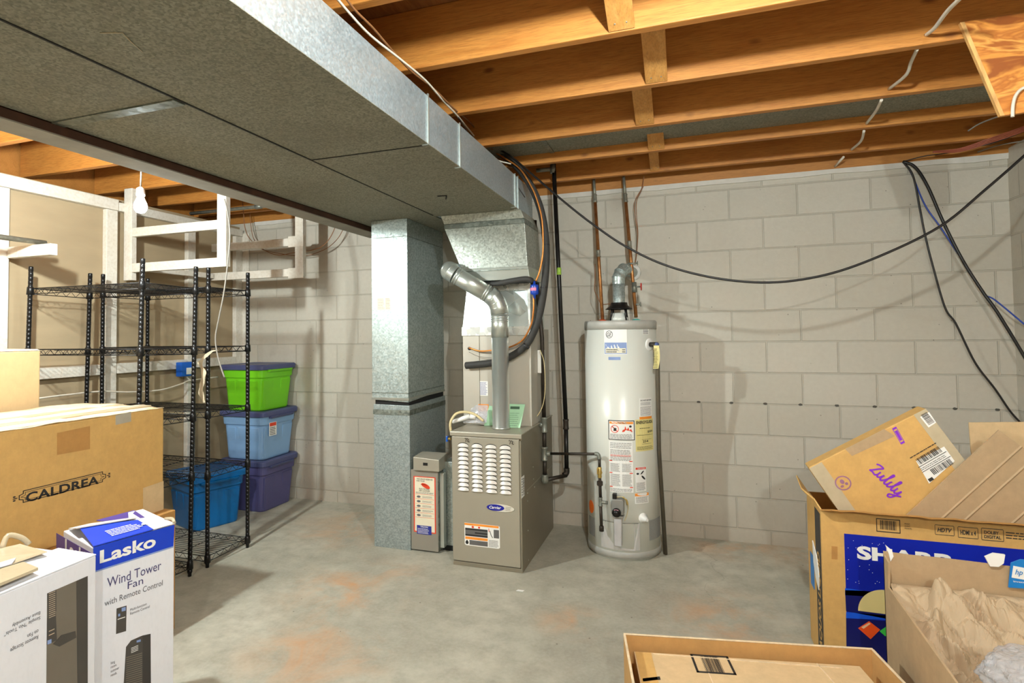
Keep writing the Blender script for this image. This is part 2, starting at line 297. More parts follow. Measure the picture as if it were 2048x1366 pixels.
# ------------------------------------------------------------------ the room
XL, XR, YF = -3.77, 1.79, -6.4
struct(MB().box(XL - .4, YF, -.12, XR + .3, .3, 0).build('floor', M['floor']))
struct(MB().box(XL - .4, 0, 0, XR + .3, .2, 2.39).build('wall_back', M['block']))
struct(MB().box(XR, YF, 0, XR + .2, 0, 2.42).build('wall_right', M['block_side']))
struct(MB().box(XL - .4, YF - .2, 0, XR + .3, YF, 2.66).build('wall_front', M['block']))
struct(MB().box(XL - .1, YF, 0, XL, 0, 2.36).build('wall_left', M['drywall']))
struct(MB().box(XL - .4, YF - .2, 2.68, XR + .3, .2, 2.72).build('ceiling', M['deck']))
struct(MB().box(XL - .4, YF, 0, XL - .35, 0, 2.68).build('wall_beyond', M['joist_dark']))
struct(MB().box(XR + .02, YF, 2.42, XR + .06, 0, 2.68).build('trim_1', M['joist_dark']))
struct(MB().box(XL - .4, -.015, 2.39, XR + .3, .03, 2.68).build('trim_2', M['joist_dark']))
# parged cap on top of the back wall, sill line
m = MB(); P = [(-3.6 + .18 * i, 2.36 + .012 * noise.noise((i * .7, 2, 0))) for i in range(31)]
for (a, b), (c, d) in zip(P, P[1:]): m.hexa([(a, -.012, b), (c, -.012, d), (c, .0, d), (a, .0, b)], [(a, -.016, 2.392), (c, -.016, 2.392), (c, .0, 2.392), (a, .0, 2.392)])
struct(m.build('trim_3', basic('mortar_cap', (206, 200, 190), .8, 0, .06, 18, .3, 60)))
# white-painted stud partition on the left
tn = 3
def trim(m, mat='white_wood', bev=.003):
    global tn; tn += 1; return struct(m.build('trim_%d' % tn, M[mat], None, bev))
for y0, y1 in ((-4.0, -3.91), (-3.32, -3.23), (-2.62, -2.53), (-1.965, -1.885), (-1.287, -1.207), (-.605, -.53), (-.09, -.012)):
    trim(MB().box(-3.768, y0, .04, -3.728, y1, 2.268))
trim(MB().box(-3.768, -4.2, 2.27, -3.722, -1.205, 2.345)); trim(MB().box(-3.768, -1.2, 2.27, -3.722, -.012, 2.33))
trim(MB().box(-3.768, -4.2, 0, -3.722, -.012, .04))
for y0, y1 in ((-3.9, -3.33), (-3.22, -2.63), (-2.52, -1.97), (-1.88, -1.29), (-1.2, -.61), (-.525, -.095)):
    trim(MB().box(-3.768, y0, 1.135, -3.725, y1, 1.205))
trim(MB().box(-3.735, -.012, .02, -3.66, -.002, 2.30))

# ceiling joists
jy = [(-.155, 'last one before the back wall'), (-.615, 'second from the back wall, beside the grey sheet metal'), (-1.065, 'third from the back wall, running above the duct'), (-1.565, 'fourth from the back wall, carrying the plywood plate'), (-2.055, 'fifth from the back wall, with a large knotty face'), (-2.53, 'sixth from the back wall, cut by the top of the picture'), (-3.0, None), (-3.47, None), (-3.95, None), (-4.4, None), (-4.9, None), (-5.4, None), (-5.9, None)]
for y, l in jy:
    m = MB().box(-4.1, y - .04, 2.44, XR + .02, y, 2.68); o = m.build('ceiling_joist', M['joist'], None, .004)
    tag(o, ('orange wooden ceiling joist, ' + l) if l else 'orange wooden ceiling joist behind the viewer', 'joist', 'ceiling joists')
# diagonal bridging between joists
br = [(-.19, -2.53, -2.095, 1, 'short wooden bridging strip nailed on the fifth joist from the back wall'), (-.095, -2.055, -1.605, 1, 'short wooden bridging strip nailed on the joist that carries the plywood'), (-.175, -1.565, -1.105, 1, 'short wooden bridging strip ending just before the grey sheet metal'), (-.14, -1.065, -.655, 1, 'short wooden bridging strip crossing the grey sheet metal panel'), (-.17, -.615, -.195, 1, 'short wooden bridging strip nailed to the last joist beside a knot'), (-.475, -.615, -.195, -1, 'leaning bridging strip above the left copper pipe')]
for x, ya, yb, s, l in br:
    z0, z1 = (2.64, 2.452) if s > 0 else (2.452, 2.63)
    m = MB(); F = frame((x, ya, z0), (0, yb - ya, z1 - z0), (1, 0, 0)); L = math.hypot(yb - ya, z1 - z0)
    w2 = .045 if x != -.17 else .03; m.rect(F, 0, -w2, L, w2, -.01, .01); t = thing('bridging_strip', l, 'bridging', (x, yb, z1), 'diagonal bridging between the joists'); m.build('board', M['joist_pale'], t, .002)
    for du in (-.02, .02): MB().lathe(F(L - .03, du, .0095), [(.003, 0), (.003, .002), (.001, .003)], 8, F(0, 0, 1) - F(0, 0, 0)).build('nail_head', M['solder'], t)
# sheet metal closing one joist bay (return air panning)
t = thing('sheet_metal_pan', 'grey sheet metal panel closing the joist bay before the back wall', 'sheet metal', (.3, -.85, 2.5))
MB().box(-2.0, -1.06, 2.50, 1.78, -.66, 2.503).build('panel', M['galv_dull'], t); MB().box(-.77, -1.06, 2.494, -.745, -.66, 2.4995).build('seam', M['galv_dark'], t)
# steel beam: web and bottom flange
m = MB(); m.box(-2.205, -5.8, 2.105, -2.075, .0, 2.117); m.box(-2.146, -5.8, 2.117, -2.134, .0, 2.42); m.box(-2.205, -5.8, 2.42, -2.075, .0, 2.438)
t = thing('steel_beam', 'dark red steel beam with dusty grey underside along the left edge of the duct', 'beam', (-2.14, -2.5, 2.1)); m.build('beam_body', M['beam'], t, .002)
MB().box(-2.205, -5.8, 2.1, -2.075, 0, 2.1045).build('bottom_flange', M['beam_bottom'], t)
MB().box(-2.078, -5.8, 2.1045, -2.071, -.3, 2.135).build('flange_edge', M['beam'], t)

# ------------------------------------------------------------------ duct work
t = thing('supply_duct', 'large galvanized trunk duct whose bright side face runs to the furnace plenum', 'duct', (-1.23, -2.5, 2.14))
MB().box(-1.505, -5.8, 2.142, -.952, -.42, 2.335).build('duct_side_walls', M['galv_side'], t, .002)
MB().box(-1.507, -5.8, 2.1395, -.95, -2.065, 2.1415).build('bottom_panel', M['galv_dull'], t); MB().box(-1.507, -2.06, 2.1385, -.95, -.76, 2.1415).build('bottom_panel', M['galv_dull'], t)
for y in (-2.075, -1.735, -.842, -.78):
    m = MB(); m.box(-.9515, y - .004, 2.135, -.9455, y + .004, 2.34); m.box(-.975, y - .004, 2.134, -.9515, y + .004, 2.1385); m.build('drive_cleat', M['pipe_galv'], t)
MB().box(-1.51, -5.8, 2.1365, -1.503, -.8, 2.1395).build('edge_seam', M['dark'], t); MB().box(-1.5, -2.066, 2.137, -.955, -2.06, 2.139).build('edge_seam', M['dark'], t)
m = MB(); m.tube([az(2.137, 875, 392), az(2.137, 893, 391), az(2.134, 892, 398)], .004, 6); m.build('hook_mark', M['dark'], t)
m = MB(); m.tube([az(2.138, 200, 66), az(2.138, 245, 66), az(2.138, 262, 84), az(2.138, 285, 104)], .0014, 5); m.build('scratch', M['tape'], t)
t = thing('return_duct', 'wide dusty galvanized duct beside the steel beam, its underside crossed by a raised seam', 'duct', (-1.8, -2.7, 2.14))
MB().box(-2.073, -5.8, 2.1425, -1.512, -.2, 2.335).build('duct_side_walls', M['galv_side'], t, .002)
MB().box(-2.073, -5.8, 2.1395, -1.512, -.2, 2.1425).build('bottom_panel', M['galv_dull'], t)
MB().box(-2.07, -2.76, 2.134, -1.515, -2.715, 2.1395).build('cross_cleat', M['galv_dark'], t, .001)

# return drop (tall galvanized column) in two sections
def drop(name, label, z0, z1, x0, x1, y0, y1, skew=0):
    t = thing(name, label, 'duct', ((x0 + x1) / 2, (y0 + y1) / 2, z0))
    m = MB(); m.hexa([(x0, y0, z0), (x1, y0, z0 - skew), (x1, y1, z0 + .015), (x0, y1, z0 + .015)], [(x0, y0, z1 - (0 if z1 > 2 else .0)), (x1, y0, z1 - (0 if z1 > 2 else .004)), (x1, y1, z1), (x0, y1, z1)])
    m.build('duct_body', M['galv' if z0 > .5 else 'base_galv'], t, .002); return t
t = drop('return_drop_duct', 'upper section of the tall galvanized return drop with an aged paper label', .955, 2.1385, -1.965, -1.70, -.785, -.2, .012)
m = MB()
for z in (1.0, 2.02): m.box(-1.968, -.788, z, -1.6985, -.784, z + .004); m.box(-1.701, -.788, z, -1.6975, -.2, z + .004)
m.build('seam', M['galv_dark'], t); m = MB().box(-1.968, -.79, .955, -1.6965, -.785, .972); m.box(-1.7005, -.787, .958, -1.6955, -.2, .972); m.build('bottom_rim', M['pipe_galv'], t)
F = frame(ay(-.7855, 754, 621), (1, 0, 0), (0, 0, 1), (0, -1, 0)); wl = .105; hl = .088
lb = MB().rect(F, 0, 0, wl, hl, 0, .0008).build('paper_label', M['cream'], t); m = MB(); lines(m, F, .006, .006, wl * .55, hl - .008, 9, .3, .3, .0012, 5); lines(m, F, wl * .62, .006, wl - .006, hl - .008, 10, .35, .2, .0012, 6); m.build('small_print', basic('faded_ink', (150, 132, 100), .7), lb)
t = drop('return_base_duct', 'lower section of the tall galvanized return drop standing on the floor', 0, .925, -1.958, -1.695, -.78, -.2, 0)
m = MB(); m.box(-1.96, -.784, .86, -1.6935, -.78, .893); m.box(-1.695, -.783, .86, -1.692, -.2, .893); m.build('stamped_band', M['galv_dark'], t)
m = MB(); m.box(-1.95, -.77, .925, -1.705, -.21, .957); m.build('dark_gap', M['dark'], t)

# ------------------------------------------------------------------ furnace
FX0, FX1, FY0, FY1, FZ = -1.352, -.918, -.905, -.09, .79
t = thing('gas_furnace', 'taupe gas furnace with louvered front panel and oval blue badge', 'furnace', ((FX0 + FX1) / 2, -.5, 0))
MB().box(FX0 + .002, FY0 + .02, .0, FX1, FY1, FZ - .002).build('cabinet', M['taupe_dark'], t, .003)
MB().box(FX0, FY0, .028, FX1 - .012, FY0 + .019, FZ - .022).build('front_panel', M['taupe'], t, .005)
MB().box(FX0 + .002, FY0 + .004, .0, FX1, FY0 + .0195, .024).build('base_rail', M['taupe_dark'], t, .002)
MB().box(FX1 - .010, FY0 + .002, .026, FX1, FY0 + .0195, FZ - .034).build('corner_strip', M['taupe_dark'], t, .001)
m = MB(); m.box(FX0 - .008, FY0 - .006, FZ - .002, FX1 + .006, FY1, FZ + .006); m.box(FX0 - .008, FY0 - .0085, FZ - .020, FX1 + .006, FY0 - .001, FZ + .004); m.build('top_cover', M['taupe'], t, .003)
F = frame((FX0, FY0, 0), (1, 0, 0), (0, 0, 1), (0, -1, 0))
lv, op = MB(), MB()
for c in range(4):
    for r in range(11):
        uc = .075 + c * .088; vb = .708 - r * .0258; a = .036; arc = [(uc + a * math.cos(q), vb + .019 * math.sin(q)) for q in [math.pi * i / 12 for i in range(13)]]
        A = [lv.v(F(u, v, .0015)) for u, v in arc]; base = [lv.v(F(u, vb - .001, .0015 + .012 * math.sin(math.pi * i / 12) ** .7 if 0 < i < 12 else .0015)) for i, (u, v) in enumerate(arc)]
        for i in range(12):
            f = lv.bm.faces.new((A[i], A[i + 1], base[i + 1], base[i])); f.smooth = True
        arc2 = [(uc + (a + .001) * math.cos(q), vb + .0235 * math.sin(q)) for q in [math.pi * i / 12 for i in range(13)]]; op.slab(F, arc2, .0, .0012)  # dark crescent slab: shade above each slat put in as colour, no hole cut
lv.build('louvers', basic('louver_paint', (206, 200, 190), .35, .1, .02), t); op.build('louver_shade', M['dark'], t)
for uu in (.10, .375):
    m = MB(); m.tube([F(uu - .012, .757, .004), F(uu - .008, .759, .010), F(uu, .757, .012), F(uu - .004, .738, .010)], .002, 6); m.tube([F(uu + .003, .759, .010), F(uu + .015, .752, .010), F(uu + .006, .744, .010), F(uu + .016, .736, .004)], .002, 6)
    m.build('panel_latch', M['iron'], t)
# badge
bc = F(0, 0, 0); pc = ay(FY0, 1001, 1016); u0 = pc.x - FX0; v0 = pc.z; bo = MB().ell(F, u0, v0, .084, .022, 0, .004, 36, -.02).build('badge', basic('silver_badge', (222, 216, 200), .35, .2, .02), t, .001)
ib = MB().ell(F, u0 - .03, v0 + .001, .054, .0185, .004, .0055, 36).build('blue_oval', basic('badge_blue', (24, 28, 140), .3), bo); text(F, 'Carrier', u0 - .067, v0 - .006, .073, .016, M['white'], bo, 'lettering', .0062, .02, .35)
m = MB(); lines(m, F, u0 + .032, v0 - .012, u0 + .07, v0 + .012, 4, .3, .3, .0046, 8); m.build('small_print', M['ink_grey'], bo)
# warning label on the front panel
a = ay(FY0, 929, 1045); b = ay(FY0, 1000, 1098); lu0, lu1, lv0, lv1 = a.x - FX0, b.x - FX0, b.z, a.z
lb = MB().slab(F, [(lu0, lv0 + .006), (lu0 + .01, lv0), (lu1 - .01, lv0), (lu1, lv0 + .006), (lu1, lv1 - .003), (lu1 - .012, lv1), (lu0, lv1)], 0, .0008).build('warning_label', M['paper_white'], t)
LW, LH = lu1 - lu0, lv1 - lv0; G = lambda u, v, n=0.0: F(lu0 + u * LW, lv0 + v * LH, n)
m = MB(); m.rect(G, .0, .9, .97, .99, .0008, .0013); m.rect(G, .02, .28, .66, .39, .0008, .0013); m.build('orange_band', M['orange'], lb)
m = MB(); m.rect(G, .02, .42, .66, .78, .0008, .0012); m.rect(G, .14, .04, .66, .25, .0008, .0012); m.rect(G, .83, .45, .98, .82, .0008, .0012); m.build('grey_block', basic('label_grey', (96, 94, 92), .6), lb)
m = MB()
for v in (.70, .56, .44): m.rect(G, .02 if v != .56 else .3, v, .66, v + .06, .0012, .0015)
lines(m, G, .69, .04, .97, .36, 9, .35, .2, .0013, 4); m.ell(G, .07, .13, .045, .08, .0008, .0013, 12); m.ell(G, .07, .2, .02, .04, .0008, .0013, 10); m.tube([G(.72, .75, .001), G(.76, .55, .001), G(.8, .45, .001)], .002, 4); m.build('black_print', M['ink'], lb)
m = MB(); m.ell(G, .24, .84, .035, .05, .0008, .0013, 14); m.ell(G, .42, .84, .03, .045, .0008, .0013, 14); m.rect(G, .69, .7, .705, .85, .0008, .0013); m.build('red_print', M['red'], lb)
# side label and screws
G = frame(ax(FX1, 1042, 998), (0, 1, 0), (0, 0, 1), (1, 0, 0)); lb = MB().rect(G, .01, 0, .075, .12, 0, .0008).build('side_label', M['paper_white'], t); m = MB(); bars(m, frame(ax(FX1, 1042, 998), (0, 0, 1), (0, -1, 0), (1, 0, 0)), .01, -.07, .11, -.045, .0012, 4, 18); lines(m, G, .015, .01, .035, .115, 7, .4, .2, .0012, 3); m.build('barcode', M['ink'], lb)
m = MB()
for px, py in ((1066, 934), (1067, 958), (1069, 974), (1055, 986), (1055, 1002), (1056, 1061), (1057, 1120)):
    m.lathe(ax(FX1, px, py), [(.004, 0), (.004, .002), (.001, .003)], 8, (1, 0, 0))
m.build('screw', M['pipe_galv'], t)
m = MB(); m.box(FX1, FY0 + .12, .44, FX1 + .001, FY1, .445); m.build('side_crease', M['taupe'], t)

# evaporator coil cabinet above the furnace
CX0, CX1, CY0, CY1 = -1.385, -.925, -.62, -.12
t = thing('coil_cabinet', 'beige-grey evaporator coil cabinet with shiny foil top, behind the flue pipe', 'cooling coil', (-1.15, -.4, FZ))
MB().box(CX0, CY0, FZ + .006, CX1, CY1, 1.405).build('cabinet', M['coil'], t, .003)
MB().box(CX0 + .115, CY0 - .004, FZ + .01, CX0 + .117, CY0, 1.39).build('panel_joint', M['taupe_dark'], t); MB().box(CX0 + .30, CY0 - .006, FZ + .01, CX0 + .314, CY0, 1.39).build('panel_joint', M['pipe_galv'], t)
m = MB(); m.hexa([(CX0 - .002, CY0 - .003, 1.405), (CX1, CY0 - .003, 1.405), (CX1, -.25, 1.405), (CX0, -.25, 1.405)], [(CX0 + .03, CY0 + .012, 1.695), (CX1 - .0, CY0 + .012, 1.69), (CX1, -.25, 1.69), (CX0 + .03, -.25, 1.695)]); m.build('foil_transition', M['foil'], t, .002)
m = MB(); m.box(CX0 - .003, CY0 - .008, 1.368, CX1 + .001, CY0 - .001, 1.425); m.box(CX0 + .028, CY0 + .0, 1.655, CX1 + .002, CY0 + .008, 1.70); m.box(CX1 - .014, CY0 - .005, 1.42, CX1 + .002, CY0 + .008, 1.67); m.build('foil_tape', mk_galv('foil_tape', (214, 214, 208), (240, 240, 234), 30, .6, .3, .1), t, .001)
m = MB().lathe((CX0 + .047, CY0 - .001, 1.285), [(.011, 0), (.011, -.003)], 16, (0, 1, 0)); m.build('grommet', M['dark'], t)
F = frame((CX0, CY0, 0), (1, 0, 0), (0, 0, 1), (0, -1, 0)); a = ay(CY0, 959, 791); lb = MB().rect(F, a.x - CX0, a.z, a.x - CX0 + .058, a.z + .093, 0, .0008).build('rating_label', M['paper_white'], t)
m = MB(); lines(m, F, a.x - CX0 + .004, a.z + .004, a.x - CX0 + .054, a.z + .088, 13, .4, .25, .0012, 12); m.build('small_print', M['ink_blue'], lb)
a = ay(CY0, 957, 822); MB().rect(F, a.x - CX0, a.z, a.x - CX0 + .07, a.z + .045, 0, .0009).build('orange_label', M['orange'], t)
# black rag of insulation in the gap
m = MB(); pts = [(-1.26, -.72, 1.692), (-1.12, -.735, 1.69), (-1.02, -.735, 1.703), (-.93, -.74, 1.712), (-.90, -.735, 1.708), (-.885, -.72, 1.70)]; m.tube(smooth_path(pts, 5), [.006 + .012 * min(1, i / 8) for i in range(26)], 8); m.build('insulation_strip', M['rubber'], t)

# plenum
t = thing('supply_plenum', 'spangled galvanized plenum tapering down from the duct to the cooling coil', 'duct', (-1.15, -.6, 1.75))
PY0, PY1 = -.745, -.40
m = MB(); m.hexa([(-1.34, PY0, 1.79), (-.905, PY0, 1.79), (-.905, PY1, 1.79), (-1.34, PY1, 1.79)], [(-1.452, PY0, 2.055), (-.92, PY0, 2.055), (-.92, PY1, 2.055), (-1.452, PY1, 2.055)]); m.build('tapered_body', M['spangle'], t, .002)
m = MB(); m.hexa([(-1.452, PY0 - .004, 2.055), (-.918, PY0 - .004, 2.055), (-.918, PY1, 2.055), (-1.452, PY1, 2.055)], [(-1.456, PY0 + .0, 2.086), (-.922, PY0, 2.086), (-.922, PY1, 2.086), (-1.456, PY1, 2.086)]); m.build('seam_band', M['galv_dark'], t, .002)
m = MB(); m.hexa([(-1.456, PY0, 2.087), (-.922, PY0, 2.087), (-.922, PY1, 2.087), (-1.456, PY1, 2.087)], [(-1.47, PY0 - .02, 2.138), (-.94, PY0 - .02, 2.138), (-.94, PY1, 2.138), (-1.47, PY1, 2.138)]); m.build('top_collar', M['spangle'], t, .002)
m = MB(); m.hexa([(-1.33, PY0 + .012, 1.712), (-.895, PY0 + .012, 1.712), (-.895, PY1, 1.712), (-1.33, PY1, 1.712)], [(-1.343, PY0 - .003, 1.79), (-.902, PY0 - .003, 1.79), (-.902, PY1, 1.79), (-1.343, PY1, 1.79)]); m.build('bottom_collar', M['pipe_galv'], t, .003)
MB().box(-1.346, PY0 - .006, 1.772, -.90, PY0 - .0035, 1.779).build('rib', M['galv_dark'], t)
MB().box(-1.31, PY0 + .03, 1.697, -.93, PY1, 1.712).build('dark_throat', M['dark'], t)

# flue pipe: up from the furnace, elbow, slanting over to the return drop, then back to the wall
t = thing('flue_pipe', 'shiny round galvanized flue pipe rising from the furnace and slanting up to the left', 'pipe', (-1.112, -.69, FZ))
R = .053; vx, vy = ay(-.74, 1001, 750).xy
e1 = Vector((vx, vy, 1.585)); e2 = ay(-.86, 893, 540)
d = (e2 - e1).normalized()
MB().lathe((vx, vy, 0), [(R + .004, FZ + .006), (R + .004, FZ + .016), (R, FZ + .018), (R, 1.36)], 32).build('vertical_pipe', M['pipe_galv'], t)
m = MB(); m.lathe((vx, vy, 0), [(R + .0015, 1.357), (R + .0015, 1.50)], 32)
for z in (1.455, 1.468, 1.482): m.lathe((vx, vy, z), [(R, -.005), (R + .005, 0), (R, .005)], 32, cap=False)
m.build('coupling', M['pipe_galv'], t)
m = MB(); cs = []
for i in range(5):
    q = i / 4; p0 = Vector((vx, vy, 1.50)); p1 = e1; p2 = e1 + d * .075; cs.append((1 - q) ** 2 * p0 + 2 * q * (1 - q) * p1 + q * q * p2)
m.tube(cs, R + .003, 32, smooth=True)
for i in (1, 2, 3): m.lathe(cs[i], [(R + .002, -.003), (R + .005, 0), (R + .002, .003)], 32, cs[min(i + 1, 4)] - cs[i - 1], cap=False)
m.build('elbow', M['pipe_galv'], t)
s0 = cs[-1]; s1 = e2 - d * .06; m = MB(); m.tube([s0, s1], R, 32)
for q in (.06, .12, .9, .97): m.lathe(s0.lerp(s1, q), [(R, -.004), (R + .004, 0), (R, .004)], 32, d, cap=False)
m.build('slanted_pipe', M['pipe_galv'], t)
y2 = Vector((0, 1, .02)).normalized(); cs2 = []
for i in range(5):
    q = i / 4; cs2.append((1 - q) ** 2 * s1 + 2 * q * (1 - q) * (e2 + d * .0) + q * q * (e2 + y2 * .08))
m = MB(); m.tube(cs2, R + .003, 32, smooth=False)
for i in (1, 2, 3): m.lathe(cs2[i], [(R + .003, -.003), (R + .006, 0), (R + .003, .003)], 32, cs2[i + 1] - cs2[i - 1], cap=False)
m.build('elbow', M['pipe_galv'], t)
MB().tube([e2 + y2 * .08, (e2.x, -.004, e2.z + .01)], R, 32).build('wall_pipe', M['galv_side'], t)
nn = d.cross(Vector((1, 0, 0)).cross(d)).normalized(); F = frame(e1 + d * .0 + Vector((-.02, -R - .006, .018)), d, (0, 0, 1), (0, -1, 0)); MB().rect(F, 0, 0, .055, .018, -.004, .0015).build('paper_sticker', M['paper_white'], t)

# insulated suction line, copper liquid line, filter drier, control wires
ip = [ay(-.72, *q) for q in ((985, 296), (1018, 318), (1046, 348), (1068, 384), (1084, 430), (1092, 490), (1090, 560), (1078, 632), (1058, 682), (1030, 708), (990, 724), (955, 729), (932, 731))]
for k_, (q_, yy_) in enumerate(zip(((1084, 430), (1092, 490), (1090, 560), (1078, 632), (1058, 682), (1030, 708), (990, 724), (955, 729), (932, 731)), (-.72, -.72, -.72, -.71, -.69, -.665, -.655, -.652, -.646))): ip[4 + k_] = ay(yy_, *q_)
t = thing('suction_line', 'thick black foam-insulated refrigerant line curving down to the coil cabinet', 'pipe', ip[-1]); MB().tube(smooth_path(ip, 8), .0225, 14).build('insulation', M['rubber'], t)
m = MB()
for q in ((1092, 490), (1088, 575), (1052, 692)): p = ay(-.72, *q); m.lathe(p, [(.0232, -.004), (.0245, 0), (.0232, .004)], 14, (0, .05, 1) if q[1] < 600 else (-.7, 0, -.7), cap=False)
m.build('cable_tie', M['cable_black'], t)
lp = [ay(-.76, *q) for q in ((985, 302), (1012, 318), (1040, 338), (1062, 372), (1074, 400), (1084, 440), (1086, 500), (1080, 540), (1072, 562))]
t = thing('liquid_line', 'thin bare copper refrigerant line following the black insulated line', 'pipe', lp[-1]); MB().tube(smooth_path(lp, 7), .0055, 8).build('upper_line', M['cable_orange'], t)
lp = [ay(y, *q) for y, q in ((-.74, (1067, 594)), (-.74, (1067, 620)), (-.73, (1062, 650)), (-.70, (1045, 680)), (-.665, (1020, 694)), (-.655, (990, 700)), (-.65, (960, 702)))] + [Vector((CX0 + .06, CY0 - .02, 1.288)), Vector((CX0 + .047, CY0, 1.285))]
MB().tube(smooth_path(lp, 7), .0055, 8).build('lower_line', M['cable_orange'], t)
p = ay(-.745, 1069, 579); t = thing('filter_drier', 'small blue cylindrical filter drier on the copper line', 'filter', p); MB().lathe(p, [(.006, -.055), (.008, -.034), (.024, -.028), (.0255, -.02), (.0255, .02), (.024, .027), (.008, .032), (.006, .05)], 20).build('canister', basic('drier_blue', (24, 62, 160), .35), t)
C = lambda u, v, n=0.0: p + Vector((math.sin(u / .026) * (.026 + n), -math.cos(u / .026) * (.026 + n), v)); MB().hexa([C(-.022 + .0055 * i, -.008, .0004) for i in range(8)], [C(-.022 + .0055 * i, .010, .0004) for i in range(8)]).build('pink_label', basic('pink_label', (220, 120, 150), .5), t)
cable('thermostat_wire', [ay(-.64, 938, 704), ay(-.66, 955, 712), ay(-.67, 985, 716), ay(-.67, 1010, 712)], .002, M['cable_grey'], 'thin grey wire drooping under the copper line at the coil cabinet', 'wire')
cable('condensate_hose', [ay(-.80, 902, 866), ay(-.80, 901, 845), ay(-.78, 912, 828), ay(-.76, 930, 824), ay(-.74, 950, 829), ay(-.73, 967, 842)], .0085, M['beige_hose'], 'beige braided condensate hose arching over the left corner of the furnace top', 'hose')
t = thing('drain_trap', 'white plastic drain fitting lying on the furnace top', 'pipe fitting', (-1.27, -.75, FZ)); q0, q1 = ay(-.76, 905, 844), ay(-.74, 940, 832)
for q in (q0, q1): q.z = max(q.z, FZ + .026)
MB().tube([q0, q0.lerp(q1, .5), q1], [.012, .0145, .0145], 14).build('pipe', M['white'], t); MB().tube([q1, q1 + Vector((.035, .01, -.006))], .0175, 14).build('coupling', M['white'], t)
# blue valve at the furnace's left top corner
p = ay(-.83, 895, 876); t = thing('drain_valve', 'small valve with a blue handle at the top left corner of the furnace', 'valve', p); MB().box(p.x - .008, p.y - .01, p.z - .022, p.x + .004, p.y + .01, p.z + .012).build('handle', M['blue_tape'], t, .003); MB().tube([p + Vector((.004, 0, -.004)), p + Vector((.0225, 0, -.004))], .007, 8).build('valve_body', M['brass'], t)
# papers on top of the furnace, leaning on the coil cabinet
def sheet(name, label, pts, mat, y, th=.0015, tilt=.05):
    z0 = FZ + .0065; P = [ay(y, *q) for q in pts]; zb = min(q.z for q in P)
    P = [Vector((q.x, q.y + tilt * (q.z - zb) / .12 - .0, z0 + (q.z - zb))) for q in P]
    m = MB(); m.hexa([q for q in P], [q + Vector((0, th, 0)) for q in P]); o = m.build(name, mat); return tag(o, label, 'paper'), P
o, P = sheet('green_leaflet', 'pale green printed leaflet standing on the furnace right of the flue pipe', ((1011, 851), (1040, 852), (1045, 807), (1012, 806)), M['green_paper'], -.70)
F = frame(P[0], P[1] - P[0], P[3] - P[0], (0, -1, 0)); m = MB(); lines(m, F, .01, .01, .085, .10, 7, .16, .2, .0012, 3); m.rect(F, .02, .118, .08, .135, 0, .001); m.build('small_print', basic('green_ink', (70, 100, 76), .6), o)
o, P = sheet('green_leaflet', 'pale green leaflet edge showing left of the flue pipe', ((968, 853), (986, 853), (986, 815), (974, 806)), M['green_paper'], -.67)
o, P = sheet('manual_packet', 'plastic-wrapped manual with red print leaning behind the flue pipe', ((950, 848), (978, 851), (980, 812), (955, 810)), M['paper_white'], -.655)
F = frame(P[0], P[1] - P[0], P[3] - P[0], (0, -1, 0)); m = MB(); lines(m, F, .008, .02, .07, .11, 9, .35, .2, .001, 9); m.build('red_print', basic('dull_red_ink', (176, 80, 76), .5), o)
m = MB(); g = [[ay(-.73, 925 + 7 * i, 850 - 5.0 * j) + Vector((0, .02 * noise.noise((i * .9, j * .8, 3)) + .004 * j, .006 * noise.noise((i, j, 9)) + .012)) for i in range(8)] for j in range(8)]
V = [[m.v(q) for q in row] for row in g]
for j in range(7):
    for i in range(7):
        if (i - 1) * 1.1 + 1 > j * .6 - 1: m.bm.faces.new((V[j][i], V[j][i + 1], V[j + 1][i + 1], V[j + 1][i]))
tag(m.build('plastic_wrap', M['bag'], None, 0, 2, None, 1, .0008), 'crumpled clear plastic wrap beside the manual on the furnace', 'plastic wrap')

# electronic air cleaner between the return drop and the furnace
t = thing('air_cleaner', 'narrow grey electronic air cleaner with a red bordered label beside the furnace', 'air cleaner', (-1.6, -.6, 0))
AX0, AX1, AY0, AY1 = -1.692, -1.502, -.775, -.56
MB().box(AX0, AY0 + .004, .012, AX1, AY1, .512).build('housing', M['galv_dark'], t, .003); MB().box(AX0, AY0, .01, AX1 - .002, AY0 + .0035, .515).build('door', basic('grey_door', (148, 142, 130), .45, .2, .05, 6), t, .001)
m = MB(); m.box(AX1 + .002, -.70, .03, FX0 - .001, -.28, .56); m.build('side_duct', M['galv'], t, .002); m = MB(); m.box(AX1, AY0 + .02, .03, AX1 + .03, AY0 + .06, .5); m.build('foil_tape', M['pipe_galv'], t, .004)
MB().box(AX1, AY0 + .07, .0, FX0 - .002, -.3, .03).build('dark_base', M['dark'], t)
m = MB(); m.hexa([(-1.665, -.795, .516), (-1.485, -.795, .516), (-1.485, -.66, .516), (-1.665, -.66, .516)], [(-1.665, -.795, .60), (-1.485, -.795, .59), (-1.485, -.66, .61), (-1.665, -.66, .61)]); m.build('control_box', basic('control_grey', (168, 162, 146), .4, .3, .04), t, .003)
F = frame((-1.665, -.795, .516), (1, 0, 0), (0, 0, 1), (0, -1, 0)); MB().rect(F, .07, .034, .102, .052, 0, .001).build('switch_window', M['dark'], t)
F = frame((AX0, AY0, 0), (1, 0, 0), (0, 0, 1), (0, -1, 0)); a, b = ay(AY0, 828, 1063), ay(AY0, 871, 955); u0, v0, u1, v1 = a.x - AX0, a.z, b.x - AX0, b.z
